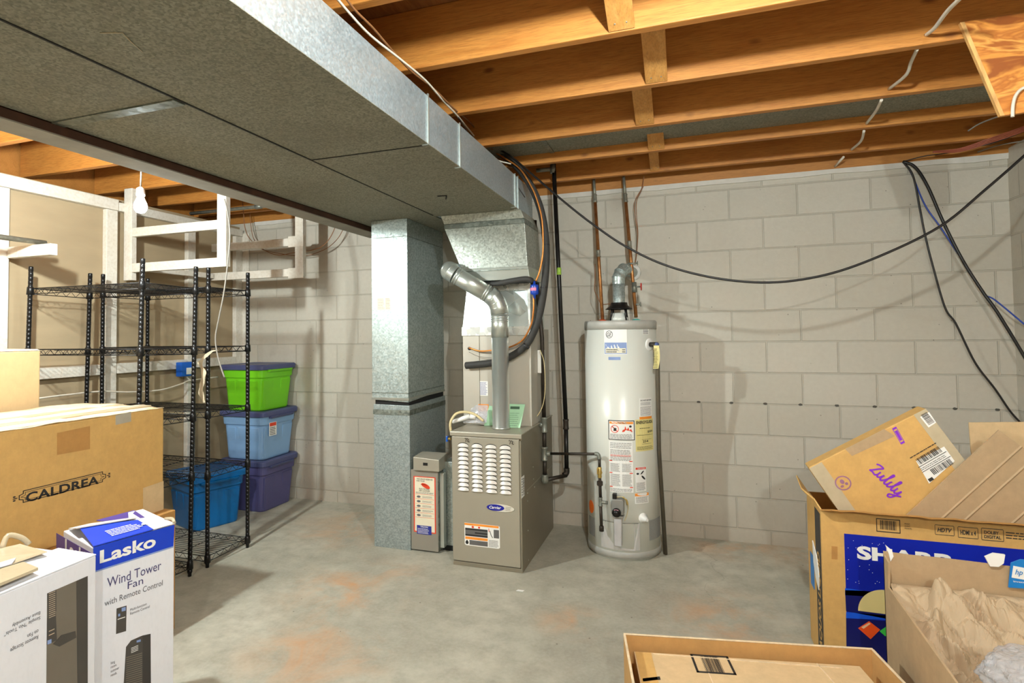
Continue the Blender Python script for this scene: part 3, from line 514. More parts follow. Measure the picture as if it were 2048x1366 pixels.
lb = MB().rect(F, u0, v0, u1, v1, 0, .0006).build('instruction_label', M['red'], t); W_, H_ = u1 - u0, v1 - v0; G = lambda u, v, n=0.0: F(u0 + u * W_, v0 + v * H_, n); MB().rect(G, .05, .02, .95, .985, .0006, .0009).build('label_face', M['cream'], lb)
m = MB()
for k in range(6): m.rect(G, .08, .265 + k * .0825, .92, .27 + k * .0825, .0009, .0012)
m.ell(G, .55, .835, .2, .04, .0009, .0013, 16, -.15); m.rect(G, .33, .85, .6, .86, .0009, .0013)
m.build('red_print', M['red'], lb); m = MB()
for k in range(5): lines(m, G, .4, .285 + k * .0825, .88, .325 + k * .0825, 3, .35, .2, .0012, k); m.ell(G, .23, .305 + k * .0825, .09, .02, .0009, .0012, 10)
lines(m, G, .1, .69, .92, .725, 2, .4, .05, .0012, 30); m.build('small_print', M['ink_grey'], lb)
text(G, 'THIS SPACE RESERVED\nFOR YOUR', .14, .905, .74, .06, M['ink'], lb, 'lettering', .0013, .02); text(G, 'ELECTRONIC\nAIR CLEANER', .25, .735, .5, .055, M['ink'], lb, 'lettering', .0013, .02)
bl = MB().rect(G, .14, -.03, .8, .125, .0012, .0018).build('blue_sticker', M['ink_blue'], lb); text(G, 'TRION', .3, .09, .34, .024, M['white'], bl, 'lettering', .0022, .02); m = MB(); lines(m, G, .18, -.02, .76, .08, 4, .35, .2, .0022, 2); m.build('small_print', M['white'], bl)

# ------------------------------------------------------------------ gas piping between furnace and heater
t = thing('gas_pipe', 'dark iron gas pipe dropping beside the furnace with a branch to the water heater', 'pipe', (-.88, -.45, .42))
GX, GY = -.888, -.45
MB().tube([(-.935, -.43, 2.13), (-.93, -.44, 1.8), (-.893, GY, 1.35), (GX, GY, .82)], .014, 12).build('drop_pipe', M['iron'], t)
MB().tube([(GX, GY, .74), (GX, GY, .63)], .0135, 12).build('middle_pipe', M['iron'], t); MB().tube([(GX, GY, .56), (GX, GY, .46)], .0135, 12).build('lower_pipe', M['iron'], t)
for z, h in ((.782, .05), (.595, .045)):
    m = MB().lathe((GX, GY, z), [(.021, -h), (.023, -h * .8), (.019, -h * .7), (.019, h * .7), (.023, h * .8), (.021, h)], 18); m.tube([(GX, GY, z), (GX + (.04 if z < .7 else -.04), GY, z)], .017, 12); m.build('tee', M['iron_fit'], t)
MB().lathe((GX, GY, .43), [(.012, -.026), (.021, -.02), (.026, 0), (.02, .022), (.021, .03)], 18).build('elbow', M['iron_fit'], t)
MB().tube([(GX + .01, GY + .01, .425), (-.775, -.31, .43)], .013, 12).build('return_leg', M['iron'], t)
HBX = -.522; pb = ay(-.585, 1196, 909)
MB().tube([(GX + .04, GY, .598), (pb.x - .012, pb.y, .640)], .0085, 12).build('branch_pipe', M['iron'], t)
m = MB().tube(smooth_path([(pb.x - .02, pb.y, .641), (pb.x, pb.y, .638), (pb.x + .008, pb.y, .61)], 5), .0125, 12); m.build('branch_elbow', M['iron_fit'], t)
px = pb.x + .008; MB().tube([(px, pb.y, .612), (px, pb.y, .56)], .009, 12).build('branch_drop', M['iron'], t)
MB().lathe((px, pb.y, .53), [(.008, -.035), (.013, -.028), (.012, -.012), (.017, 0), (.012, .012), (.013, .028), (.009, .035)], 12).build('valve', M['brass'], t); m = MB().box(px - .014, pb.y - .022, .522, px - .008, pb.y - .010, .56); m.build('valve_lever', M['brass'], t, .002)
MB().tube([(px, pb.y, .50), (px + .002, pb.y, .37)], .0095, 12).build('lower_drop', M['iron'], t); MB().lathe((px, pb.y, .465), [(.011, -.016), (.018, -.012), (.018, .012), (.011, .016)], 8, smooth=False).build('union', M['iron'], t)
m = MB().lathe((px + .002, pb.y, .355), [(.014, -.026), (.011, -.02), (.011, .02), (.014, .026)], 14); m.tube([(px, pb.y, .352), (px + .045, pb.y, .352)], .0105, 12); m.build('lower_tee', M['iron_fit'], t)
MB().tube([(px + .002, pb.y, .33), (px + .005, pb.y, .20)], .0095, 12).build('drip_leg', M['iron'], t); MB().lathe((px + .005, pb.y, .195), [(.014, -.016), (.014, .012), (.011, .016)], 12).build('cap', M['iron'], t)
# hose connector from the furnace to the first tee
t = thing('gas_valve_connector', 'brass gas cock joining the iron pipe to the furnace top right corner', 'valve', (-.95, -.5, .79)); MB().tube([(-.932, -.468, .793), (-1.0, -.50, .80)], .011, 10).build('valve_body', M['brass'], t, 0); MB().tube([(-1.0, -.50, .80), (-1.03, -.51, .803)], .014, 8).build('end_nut', M['iron_fit'], t)
cable('yellow_wire', [ay(-.5, 1080, 700), ay(-.48, 1088, 725), ay(-.48, 1090, 780), ay(-.48, 1084, 815), ay(-.49, 1068, 842)], .003, M['beige_hose'], 'thin pale wire hanging beside the gas pipe at the coil cabinet', 'wire')
p = ax(CX1, 1078, 718); t = thing('junction_box', 'small white junction box on the right side of the coil cabinet', 'electrical box', p); MB().box(CX1 + .001, p.y - .05, p.z - .09, CX1 + .03, p.y + .05, p.z + .06).build('box', M['white'], t, .004)
cable('wire', [Vector((CX1 + .03, p.y - .02, p.z + .04)), Vector((CX1 + .05, p.y - .06, p.z + .0)), Vector((CX1 + .031, p.y - .03, p.z - .03))], .0025, M['cable_black'], None, None, t)

# tall black pipe right of it
t = thing('black_vent_pipe', 'tall glossy black iron pipe with a lime tape band standing beside the water heater', 'pipe', (-.775, -.3, .43))
MB().tube([(-.832, -.3, 2.62), (-.775, -.3, .80)], .0145, 14).build('upper_pipe', M['black'], t); MB().tube([(-.775, -.3, .735), (-.775, -.3, .47)], .0145, 14).build('lower_pipe', M['black'], t)
MB().lathe((-.775, -.3, .767), [(.017, -.035), (.021, -.03), (.018, -.02), (.018, .02), (.021, .03), (.017, .035)], 16).build('coupling', M['iron'], t)
MB().tube(smooth_path([(-.775, -.3, .475), (-.776, -.3, .445), (-.79, -.315, .43)], 4), .019, 14).build('elbow', M['iron'], t)
q = ay(-.315, 1117, 541); MB().lathe((q.x, -.3, q.z), [(.0158, -.028), (.0158, .02)], 14).build('lime_tape', M['lime'], t)
m = MB().tube([(-.832, -.3, 2.50), (-.92, -.3, 2.50), (-.95, -.3, 2.50)], .014, 12); m.lathe((-.835, -.3, 2.5), [(.019, -.03), (.021, 0), (.019, .03)], 14); m.build('top_branch', M['iron_fit'], t)

# ------------------------------------------------------------------ copper water pipes
def copper(label, top, bot, joints, group='copper pipes on the water heater'):
    t = thing('copper_pipe', label, 'pipe', bot, group); T, B = Vector(top), Vector(bot); MB().tube([T, T.lerp(B, .5), B], .0115, 14).build('pipe', M['copper'], t)
    MB().tube([T + (T - B).normalized() * .16, T], .0105, 12).build('grey_stub', M['solder'], t)
    for q, h in joints: c = T.lerp(B, q); MB().lathe(c, [(.0125, -h), (.0155, -h * .85), (.0135, -h * .6), (.0135, h * .6), (.0155, h * .85), (.0125, h)], 14, B - T).build('fitting', M['solder'], t)
    return t
copper('copper pipe entering the heater top on the left, with an orange collar', (-.578, -.13, 2.31), (-.516, -.32, 1.462), [(.0, .032), (.47, .025)])
copper('copper pipe entering the heater top on the right, carrying two valves', (-.372, -.13, 2.31), (-.304, -.30, 1.475), [(.02, .032), (.42, .03)])
t = thing('shutoff_valve', 'shut-off valve with a red handwheel on the right copper pipe', 'valve', (-.313, -.27, 1.66))
vz = ay(-.28, 1268, 574); MB().tube([(vz.x, vz.y, vz.z + .03), (vz.x + .003, vz.y - .004, vz.z - .035)], .0165, 12).build('valve_body', M['iron_fit'], t); MB().tube([(vz.x, vz.y - .008, vz.z), (vz.x + .045, vz.y - .008, vz.z)], .006, 8).build('stem', M['iron_fit'], t)
m = MB(); c = Vector((vz.x + .046, vz.y - .008, vz.z)); K = 20
m.tube([c + Vector((0, math.cos(2 * math.pi * i / K) * (.021 + .002 * math.cos(6 * math.pi * i / 5 * 2)), math.sin(2 * math.pi * i / K) * .022)) for i in range(K + 1)], .0035, 6)
for k in range(5): m.tube([c, c + Vector((0, math.cos(k * 1.257) * .02, math.sin(k * 1.257) * .02))], .003, 6)
o = m.build('handwheel', M['red_wheel'], t)
for (px_, py_, nm, lb_) in ((1266, 527, 'saddle_valve', 'small steel saddle valve clamped high on the right copper pipe'), (1272, 609, 'drain_cock', 'small drain cock low on the right copper pipe above the heater')):
    v_ = ay(-.24 if py_ < 560 else -.29, px_, py_); t = thing(nm, lb_, 'valve', v_); MB().tube([v_ + Vector((-.035 if py_ < 560 else 0, -.006, 0)), v_ + Vector((.028, -.006, 0))], .006, 8).build('valve_body', M['iron_fit'], t)
    m = MB().tube([v_ + Vector((.03, -.006, -.014)), v_ + Vector((.03, -.006, .014))], .0035, 6); m.build('tee_handle', M['iron_fit'], t)
t = thing('brown_wire_pair', 'pair of thin brown wires hanging beside the right copper pipe', 'wire', (-.25, -.1, 2.4))
cable('wire', [ay(-.1, *q) for q in ((1288, 352), (1284, 375), (1270, 402), (1270, 430), (1275, 465), (1274, 500), (1271, 525))], .003, M['cable_brown'], parent=t); cable('wire', [ay(-.11, *q) for q in ((1287, 372), (1274, 400), (1273, 430), (1276, 470), (1272, 520))], .0025, M['cable_brown'], parent=t)
cable('ground_wire', [ay(-.28, *q) for q in ((1190, 528), (1190, 560), (1189, 580), (1196, 596), (1203, 608), (1222, 608), (1245, 612), (1262, 616))], .003, M['cable_brown'], 'thin brown wire looping behind the heater draft hood', 'wire')

# ------------------------------------------------------------------ water heater
HC = Vector((-.405, -.325, 0)); HR = .226; HT = 1.452
t = thing('water_heater', 'white cylindrical gas water heater with many labels standing against the back wall', 'water heater', (HC.x, HC.y, 0))
MB().lathe(HC, [(HR - .01, 0), (HR - .01, .012), (HR, .014), (HR, HT - .03)], 72).build('tank', M['tank'], t)
MB().lathe(HC, [(HR - .004, .012), (HR + .003, .014), (HR + .003, .05), (HR, .052)], 72, cap=False).build('base_ring', M['tank_trim'], t)
MB().lathe(HC, [(HR + .003, HT - .055), (HR + .003, HT - .01), (HR - .004, HT), (0, HT + .004)], 72).build('top_cap', M['tank_trim'], t)
# heater frame: u = arc length from the point facing the room, v = height
def cyl(u, v, n=0.0): a = u / HR; return Vector((HC.x + math.sin(a) * (HR + n), HC.y - math.cos(a) * (HR + n), v))
def cuv(x, y):
    d = _ray(x, y); ox, oy = CO.x - HC.x, CO.y - HC.y; A = d.x ** 2 + d.y ** 2; B = 2 * (ox * d.x + oy * d.y); Cc = ox * ox + oy * oy - HR * HR; D = max(B * B - 4 * A * Cc, 0)
    p = CO + d * ((-B - math.sqrt(D)) / (2 * A)); return math.atan2(p.x - HC.x, -(p.y - HC.y)) * HR, p.z
def patch(name, x0, y0, x1, y1, mat, parent=None, n0=.0, n1=.0012):
    u0, va = cuv(x0, (y0 + y1) / 2)[0], cuv((x0 + x1) / 2, y1)[1]; u1, vb = cuv(x1, (y0 + y1) / 2)[0], cuv((x0 + x1) / 2, y0)[1]
    G = lambda u, v, n=0.0: cyl(u0 + u * (u1 - u0), va + v * (vb - va), n); m = MB(); k = 8
    m.hexa([G(i / k, 0, n0) for i in range(k + 1)] + [G(1 - i / k, 1, n0) for i in range(k + 1)], [G(i / k, 0, n1) for i in range(k + 1)] + [G(1 - i / k, 1, n1) for i in range(k + 1)])
    return m.build(name, mat, parent or t), G
def strip(m, G, u0, v0, u1, v1, n=.0018, k=6):
    m.hexa([G(u0 + (u1 - u0) * i / k, v0, n - .0004) for i in range(k + 1)] + [G(u1 - (u1 - u0) * i / k, v1, n - .0004) for i in range(k + 1)], [G(u0 + (u1 - u0) * i / k, v0, n) for i in range(k + 1)] + [G(u1 - (u1 - u0) * i / k, v1, n) for i in range(k + 1)])
o, G = patch('brand_label', 1208.5, 657, 1254, 709, M['paper_white'])
m = MB(); strip(m, G, .02, .02, .98, .46, .0016); m.build('blue_band', M['lab_blue'], o); m = MB(); strip(m, G, .06, .05, .94, .24, .002); m.build('model_strip', M['cream'], o); m = MB(); lines(m, G, .1, .06, .6, .22, 2, .5, .1, .0026, 3); lines(m, G, .78, .06, .92, .22, 2, .5, .1, .0026, 4); m.build('small_print', M['ink_grey'], o)
# round monogram
m = MB(); K = 24
for i in range(K):
    a, b = 2 * math.pi * i / K, 2 * math.pi * (i + 1) / K; f = lambda q, r: (.24 + .155 * r * math.cos(q), .775 + .15 * r * math.sin(q)); m.slab(G, [f(a, 1), f(b, 1), f(b, .84), f(a, .84)], .0012, .002)
m.build('monogram_ring', M['ink_grey'], o); text(G, 'GE', .135, .69, .21, .16, M['ink_grey'], o, 'monogram', .002, .02, .3)
o, G = patch('blue_plate', 1217, 714, 1241, 720, M['lab_blue'])
o, G = patch('spec_label', 1285, 649, 1297, 669, M['paper_white']); m = MB(); lines(m, G, .05, .05, .95, .95, 8, .5, .1, .0018, 3); m.build('small_print', M['ink_grey'], o)
o, G = patch('notice_label', 1279, 796, 1303, 833, M['paper_white']); m = MB(); lines(m, G, .05, .05, .95, .55, 7, .3, .1, .0018, 3); lines(m, G, .08, .62, .9, .78, 3, .3, .1, .0018, 8); m.build('small_print', M['ink_grey'], o); text(G, 'DO NOT RETURN', .06, .84, .88, .08, M['ink'], o, 'lettering', .002, .02); 
o, G = patch('orange_strip', 1279, 833, 1303, 838, M['orange'])
o, G = patch('energy_label', 1271, 838.5, 1306, 902, M['yellow_lab']); text(G, 'ENERGYGUIDE', .04, .86, .9, .1, M['ink'], o, 'lettering', .002, .03); text(G, '$309', .62, .56, .3, .08, M['ink'], o, 'lettering', .002, .02); text(G, '254', .34, .27, .3, .07, M['ink'], o, 'lettering', .002, .02)
m = MB(); strip(m, G, .06, .5, .94, .51); strip(m, G, .3, .36, .85, .366); strip(m, G, .3, .22, .85, .226); lines(m, G, .06, .04, .94, .16, 4, .3, .1, .0018, 9); lines(m, G, .2, .7, .9, .74, 1, .4, .3, .0018, 5); m.build('small_print', M['ink'], o)
o, G = patch('warning_frame', 1217, 841, 1269, 880.5, M['ink']); o2, _ = patch('warning_label', 1218.5, 842.5, 1267.5, 879, M['paper_white'], o, .0012, .0016)
m = MB(); strip(m, G, .05, .82, .95, .93, .0021); m.build('orange_band', M['orange'], o); text(G, 'WARNING', .35, .845, .33, .06, M['ink'], o, 'lettering', .0025, .02)
m = MB(); f = lambda q, r, cu=.25, cv=.56, a=.155, b=.2: (cu + a * r * math.cos(q), cv + b * r * math.sin(q))
for i in range(20): q0, q1 = 2 * math.pi * i / 20, 2 * math.pi * (i + 1) / 20; m.slab(G, [f(q0, 1), f(q1, 1), f(q1, .86), f(q0, .86)], .0018, .0024)
m.slab(G, [(.13, .68), (.16, .7), (.37, .44), (.34, .42)], .0019, .0025); m.slab(G, [(.52, .42), (.92, .42), (.86, .58), (.8, .5), (.76, .66), (.7, .54), (.64, .72), (.62, .56), (.55, .52)], .0018, .0024); m.build('red_print', M['red'], o)
m = MB(); m.slab(G, [(.2, .46), (.3, .46), (.32, .6), (.22, .62)], .0018, .0022); m.ell(G, .84, .7, .05, .06, .0018, .0024, 10); lines(m, G, .07, .06, .92, .32, 5, .35, .05, .0022, 6); m.build('black_print', M['ink'], o)
o, G = patch('instruction_label', 1219, 883, 1266, 985, M['paper_white']); m = MB(); lines(m, G, .05, .86, .95, .98, 4, .35, .05, .0018, 1); lines(m, G, .05, .62, .95, .84, 9, .4, .1, .0018, 2)
for c0, c1 in ((.05, .46), (.54, .95)): lines(m, G, c0, .40, c1, .57, 9, .4, .2, .0018, 3); lines(m, G, c0, .12, c1, .36, 12, .4, .2, .0018, 4)
lines(m, G, .05, .01, .95, .08, 3, .4, .05, .0018, 7); m.build('small_print', basic('mid_grey_ink', (120, 116, 112), .6), o); m = MB()
for v in (.605, .37, .095): strip(m, G, .01, v, .13, v + .018); strip(m, G, .85, v, .98, v + .018)
lines(m, G, .05, .70, .95, .74, 2, .4, .05, .0021, 5); m.build('red_print', M['red'], o)
o, G = patch('danger_label', 1271, 934, 1292, 983, M['paper_white']); m = MB(); strip(m, G, .02, .9, .98, .985); m.build('red_band', M['red'], o); m = MB(); m.ell(G, .2, .73, .12, .04, .0012, .002, 10); m.ell(G, .62, .77, .18, .035, .0012, .002, 10, .4); m.ell(G, .72, .56, .2, .05, .0012, .002, 10, -.4); lines(m, G, .06, .04, .92, .38, 9, .3, .2, .002, 4); m.build('black_print', M['ink'], o); text(G, 'DANGER', .2, .92, .7, .045, M['white'], o, 'lettering', .0024, .02)
o, G = patch('caution_label', 1270, 986, 1297, 1007, M['paper_white']); m = MB(); strip(m, G, .0, .72, 1, .99); m.build('orange_band', M['orange'], o); m = MB(); lines(m, G, .06, .08, .94, .66, 5, .3, .1, .002, 14); m.build('small_print', M['ink'], o)
u, v = cuv(1182.5, 1013); m = MB(); m.ell(lambda a, b, n=0.0: cyl(u + a, v + b, n), 0, 0, .032, .04, 0, .0015, 20); m.build('orange_sticker', basic('orange_sticker', (236, 112, 36), .5), t)
for (x0, y0, x1, y1) in ((1179, 1034, 1190, 1070), (1298.5, 1038, 1320, 1078)): patch('vent_grille', x0, y0, x1, y1, M['mesh_grey'])
patch('burner_cover', 1203, 1046, 1279, 1100, basic('burner_grey', (182, 178, 172), .45, 0, .03), None, 0, .004)
# drain valve, relief valve port
u, v = cuv(1286, 1036); c = cyl(u, v, 0); ax_ = (c - Vector((HC.x, HC.y, c.z))).normalized(); MB().lathe(c, [(.03, -.002), (.03, .004), (.02, .01), (.02, .02), (.015, .022), (.016, .034), (.009, .036), (.009, .045)], 20, ax_).build('drain_valve', M['white'], t)
u, v = cuv(1299, 689); c = cyl(u, v, 0); ax_ = (c - Vector((HC.x, HC.y, c.z))).normalized(); MB().lathe(c, [(.04, -.002), (.038, .003), (.02, .005)], 24, ax_).build('port_collar', M['white'], t)
e = c + ax_ * .05; rv = MB().tube([c, e], .015, 12).build('relief_valve', M['iron'], t); MB().lathe(e, [(.015, -.004), (.013, .012), (.004, .016)], 12, (.5, -1, .1)).build('valve_cap', basic('blue_cap', (70, 84, 130), .5), rv)
hk = e + Vector((.005, 0, -.01)); MB().tube([hk, hk + Vector((.0, 0, -.09)), ay(-.33 - .06, 1318, 900), ay(-.37, 1331, 1108)], .0125, 12).build('discharge_pipe', basic('dull_pipe', (92, 84, 70), .5, .3, .15, 20), t)
tg = smooth_path([e + Vector((.0, -.022, -.005)), e + Vector((.004, -.03, -.05)), e + Vector((.002, -.026, -.10)), e + Vector((-.006, -.028, -.145))], 4); m = MB()
for a, b in zip(tg, tg[1:]): m.hexa([a + Vector((-.016, 0, 0)), a + Vector((.016, 0, 0)), a + Vector((.016, .001, 0)), a + Vector((-.016, .001, 0))], [b + Vector((-.016, 0, 0)), b + Vector((.016, 0, 0)), b + Vector((.016, .001, 0)), b + Vector((-.016, .001, 0))])
o = m.build('hang_tag', M['yellow_lab'], rv); F = frame(tg[-1] + Vector((-.014, -.004, .005)), (1, 0, 0), (0, 0, 1), (0, -1, 0)); m = MB(); lines(m, F, 0, 0, .028, .12, 13, .3, .2, .002, 5); m.build('small_print', basic('olive_ink', (110, 100, 50), .6), o)
# gas control
u, v = cuv(1237, 1010); c = cyl(u, v, 0); ax_ = (c - Vector((HC.x, HC.y, c.z))).normalized(); sx_ = Vector((0, 0, 1)).cross(ax_).normalized(); F = frame(c, sx_, (0, 0, 1), ax_)
gc = MB().slab(F, [(-.035, -.045), (.035, -.045), (.037, .035), (.03, .045), (-.03, .045), (-.037, .03)], -.004, .05).build('gas_control', basic('control_grey2', (140, 138, 132), .45, .3, .06), t, .004)
kn = MB().lathe(F(-.005, -.03, .05), [(.026, 0), (.026, .014), (.022, .018), (.019, .018), (.018, .03), (.004, .032)], 24, ax_).build('dial', M['black'], gc); m = MB(); m.ell(F, -.005, -.012, .014, .003, .068, .0695, 12); m.build('dial_print', basic('pink_print', (216, 150, 160), .5), kn)
MB().slab(F, [(-.03, .045), (-.006, .045), (-.006, .075), (-.03, .075)], .01, .04).build('igniter', M['black'], gc, .003); cable('lead', [F(-.005, .055, .03), F(.03, .06, .035), F(.055, .04, .03), F(.06, .0, .015), F(.05, -.05, .006), F(.035, -.09, .004)], .0025, M['beige_hose'], parent=gc); cable('lead', [F(.03, .06, .035), F(.052, .042, .03), F(.056, .015, .028)], .005, M['brass'], parent=gc)
MB().slab(F, [(-.032, -.052), (.036, -.052), (.03, -.065), (-.026, -.065)], .0, .052).build('lower_bracket', basic('bracket_grey', (150, 146, 138), .5), gc, .002)
m = MB(); m.hexa([F(-.024, -.235, .006), F(.020, -.235, .006), F(.020, -.235, .045), F(-.024, -.235, .045)], [F(-.024, -.067, .006), F(.024, -.067, .006), F(.024, -.067, .045), F(-.024, -.067, .045)]); m.build('conduit_cover', basic('cover_lilac_grey', (178, 174, 172), .45), gc, .006)
# draft hood and pipe collars
hx, hy = -.405, -.35
hd = MB().lathe((hx, hy, HT), [(.052, .118), (.055, .10), (.085, .078), (.088, .074), (.05, .095)], 32, cap=False).build('draft_hood', M['black'], t)
m = MB()
for q in range(4): a = math.pi / 4 + q * math.pi / 2; m.tube([(hx + .07 * math.cos(a), hy + .07 * math.sin(a), HT), (hx + .055 * math.cos(a), hy + .055 * math.sin(a), HT + .09)], .005, 6)
m.build('hood_leg', M['black'], t); MB().lathe((hx, hy, HT), [(.055, .0), (.055, .02), (.045, .026), (.04, .05)], 28).build('flue_collar', M['tank'], t)
MB().lathe((-.516, -.32, HT), [(.034, .0), (.022, .008), (.014, .012)], 20).build('hot_collar', basic('orange_collar', (214, 92, 52), .5), t); MB().lathe((-.304, -.30, HT), [(.034, .0), (.022, .008), (.014, .012)], 20).build('cold_collar', basic('teal_collar', (70, 176, 168), .5), t)
# heater vent pipe
t = thing('heater_vent_pipe', 'short galvanized vent pipe with an elbow going from the heater into the wall', 'pipe', (hx, hy, HT + .1)); VR = .038
MB().lathe((hx, hy, 0), [(.046, HT + .1), (VR, HT + .12), (VR, 1.70)], 28).build('riser', M['galv'], t)
el = [Vector((hx, hy, 1.69)), Vector((hx, hy, 1.73)), Vector((hx + .012, hy + .012, 1.762)), Vector((hx + .03, hy + .04, 1.785)), Vector((hx + .04, hy + .09, 1.79))]; m = MB().tube(el, VR + .003, 28, smooth=False)
for i in (1, 2, 3): m.lathe(el[i], [(VR + .003, -.002), (VR + .006, 0), (VR + .003, .002)], 28, el[i + 1] - el[i - 1], cap=False)
m.build('elbow', M['galv'], t); MB().tube([el[-1], Vector((hx + .06, -.001, 1.795))], VR, 28).build('wall_pipe', M['galv'], t); MB().lathe((hx + .06, -.002, 1.795), [(VR + .02, .0), (VR + .018, -.012), (VR, -.02)], 28, (0, 1, 0)).build('wall_collar', basic('white_mortar', (220, 216, 208), .8), t)

# ------------------------------------------------------------------ bare bulbs
def bulb(name, label, p, strength, top):
    p = Vector(p); t = thing(name, label, 'light bulb', p)
    MB().lathe(p, [(.004, -.034), (.018, -.03), (.028, -.016), (.031, 0), (.028, .016), (.02, .034), (.0135, .05)], 20).build('globe', mk_emit('bulb_glow', BULB_COL, strength), t)
    MB().lathe(p, [(.0135, .051), (.019, .053), (.021, .06), (.019, .09), (.006, .1)], 16).build('socket', M['socket'], t)
    MB().tube(smooth_path([p + Vector((0, 0, .1)), p.lerp(Vector(top), .5) + Vector((.012, .0, .03)), top], 5), .004, 6).build('cord', M['cable_grey'], t); return t
bulb('light_bulb', 'lit bare bulb on a short cord left of the steel beam', ay(-1.98, 281, 413), BULB_L, (-2.50, -2.07, 2.445))
bulb('light_bulb', 'bare bulb hanging left of the steel beam above the tall plain carton', (-2.48, -2.74, 2.15), BULB_F, (-2.48, -2.56, 2.445))
bulb('light_bulb', 'bare bulb hanging from the joists over the open floor', (.16, -3.14, 2.31), BULB_R, (.16, -3.03, 2.445))
bulb('light_bulb', 'added unseen fill bulb hanging from the joists at the far front of the basement', (.6, -5.5, 2.3), BULB_FILL, (.6, -5.42, 2.44))  # added fill light, out of view behind the camera

# ------------------------------------------------------------------ hanging frames, rod, conduit on the left
def hframe(label, y, xl, xr, ztop, z1, z2, left=True):
    t = thing('hanging_shelf_frame', label, 'shelf frame', ((xl + xr) / 2, y, z1), 'white wooden shelf frames'); W = M['white_wood']
    if left: MB().box(xl - .075, y, z1 - .055, xl, y + .04, ztop).build('upright', W, t, .003)
    MB().box(xr, y + .0, z1 - .0, xr + .075, y + .04, ztop + .03).build('upright', W, t, .003)
    MB().box(xl, y + .001, z1, xr + (-.001 if left else .0), y + .036, z1 + .062).build('rail', W, t, .003); MB().box(xl, y + .001, z2, xr - .001, y + .036, z2 + .062).build('rail', W, t, .003); return t
t = hframe('white wooden hanging shelf frame nearest the bulb, made of two uprights and two rails', -1.16, -3.655, -2.9, 2.435, 1.84, 2.09)
t2 = hframe('white wooden hanging shelf frame further back, close to the block wall', -.40, -3.70, -2.87, 2.435, 1.845, 2.085, False)
MB().box(-2.93, -.404, 1.83, -2.79, -.402, 1.91).build('gusset', M['white_wood'], t2, .001); MB().box(-2.93, -.404, 2.075, -2.79, -.402, 2.16).build('gusset', M['white_wood'], t2, .001)
MB().box(-3.70, -1.11, 1.86, -3.66, -.41, 1.90).build('ledger_strip', M['white_wood'], t, .002)
t = thing('closet_rod_bracket', 'white wooden arm sticking out from the stud wall and holding the metal rod', 'bracket', (-3.6, -1.86, 1.87)); MB().box(-3.72, -1.90, 1.855, -3.36, -1.86, 1.92).build('arm', M['white_wood'], t, .003)
t = thing('closet_rod', 'grey metal pipe used as a clothes rod, resting on the white arm', 'rod', (-3.5, -2.4, 1.935)); m = MB().tube([(-3.49, -3.4, 1.937), (-3.49, -1.84, 1.937)], .0145, 12); m.build('pipe', M['solder'], t)
t = thing('conduit', 'grey metal conduit running under the joists near the back wall', 'pipe', (-3.2, -.4, 2.41)); MB().tube([(-3.9, -.42, 2.415), (-2.25, -.42, 2.415)], .0145, 10).build('pipe', M['solder'], t)
for x in (-3.2,): MB().tube([(x - .03, -.42, 2.415), (x + .03, -.42, 2.415)], .019, 10).build('coupling', M['iron_fit'], t)
cable('power_cord', [ay(-1.45, *q) for q in ((449, 398), (455, 425), (460, 470), (455, 530), (447, 590), (436, 645), (431, 675), (434, 705), (442, 735), (449, 755))], .0045, M['cable_grey'], 'long grey cord hanging between the wire racks, its cut end above the green tote', 'cord')
m = MB(); pts = [ay(-1.42, *q) for q in ((440, 700), (425, 702), (408, 715), (400, 728), (408, 745), (404, 765), (402, 785), (408, 806))]; sp = smooth_path(pts, 4)
for i, (a, b) in enumerate(zip(sp, sp[1:])): w0 = .010 + .012 * abs(math.sin(i * .7)); w1 = .010 + .012 * abs(math.sin((i + 1) * .7)); m.face([a + Vector((-w0, .004 * math.sin(i), 0)), a + Vector((w0, 0, 0)), b + Vector((w1, 0, 0)), b + Vector((-w1, .004 * math.sin(i + 1), 0))])
bmesh.ops.remove_doubles(m.bm, verts=m.bm.verts, dist=.0005); tag(m.build('plastic_strip', basic('cloudy_plastic', (206, 190, 160), .3), None, 0, 2, None, 1, .001), 'crumpled strip of cloudy plastic caught on the rack post under the grey cord', 'plastic strip')
p = ax(-3.72, 366, 738); t = thing('outlet_box', 'bright blue electrical outlet box on the stud wall behind the racks', 'electrical box', p); ob = MB().box(-3.722, p.y - .065, p.z - .055, -3.665, p.y + .045, p.z + .055).build('box', M['blue_tape'], t, .004); MB().box(-3.6645, p.y - .02, p.z - .04, -3.662, p.y + .03, p.z + .01).build('paper_label', M['paper_white'], ob); MB().tube(smooth_path([(-3.69, p.y, p.z - .055), (-3.68, p.y + .03, p.z - .09), (-3.675, p.y + .06, p.z - .12)], 4), .006, 6).build('cable_end', M['cable_white'], t)
cable('white_cable', [ax(-3.66, *q) for q in ((75, 797), (130, 790), (200, 783), (260, 784), (320, 780), (362, 768), (376, 762), (410, 757), (436, 754))], .0055, M['cable_white'], 'white electrical cable strung low along the stud wall behind the racks', 'cable')
cable('brown_cable', [ay(-.2, 484, 395), ay(-.2, 487, 425)] + [ay(-.2, *q) for q in ((490, 455), (500, 478), (525, 498), (555, 510), (590, 505), (625, 500), (650, 488), (668, 460), (684, 410))] + [Vector((ay(-.2, 684, 410).x, -.18, 2.45))], .0035, M['cable_brown'], 'thin brown cable sagging across the block wall behind the far shelf frame', 'cable')
cable('brown_cable', [ay(-.1, 498, 405)] + [ay(-.1, *q) for q in ((503, 460), (510, 482), (528, 500), (600, 512), (640, 503), (665, 488), (684, 463), (700, 415))] + [Vector((ay(-.1, 700, 415).x, -.17, 2.45))], .0028, M['cable_brown'], 'second thin brown cable, ending closest to the galvanized return drop', 'cable')

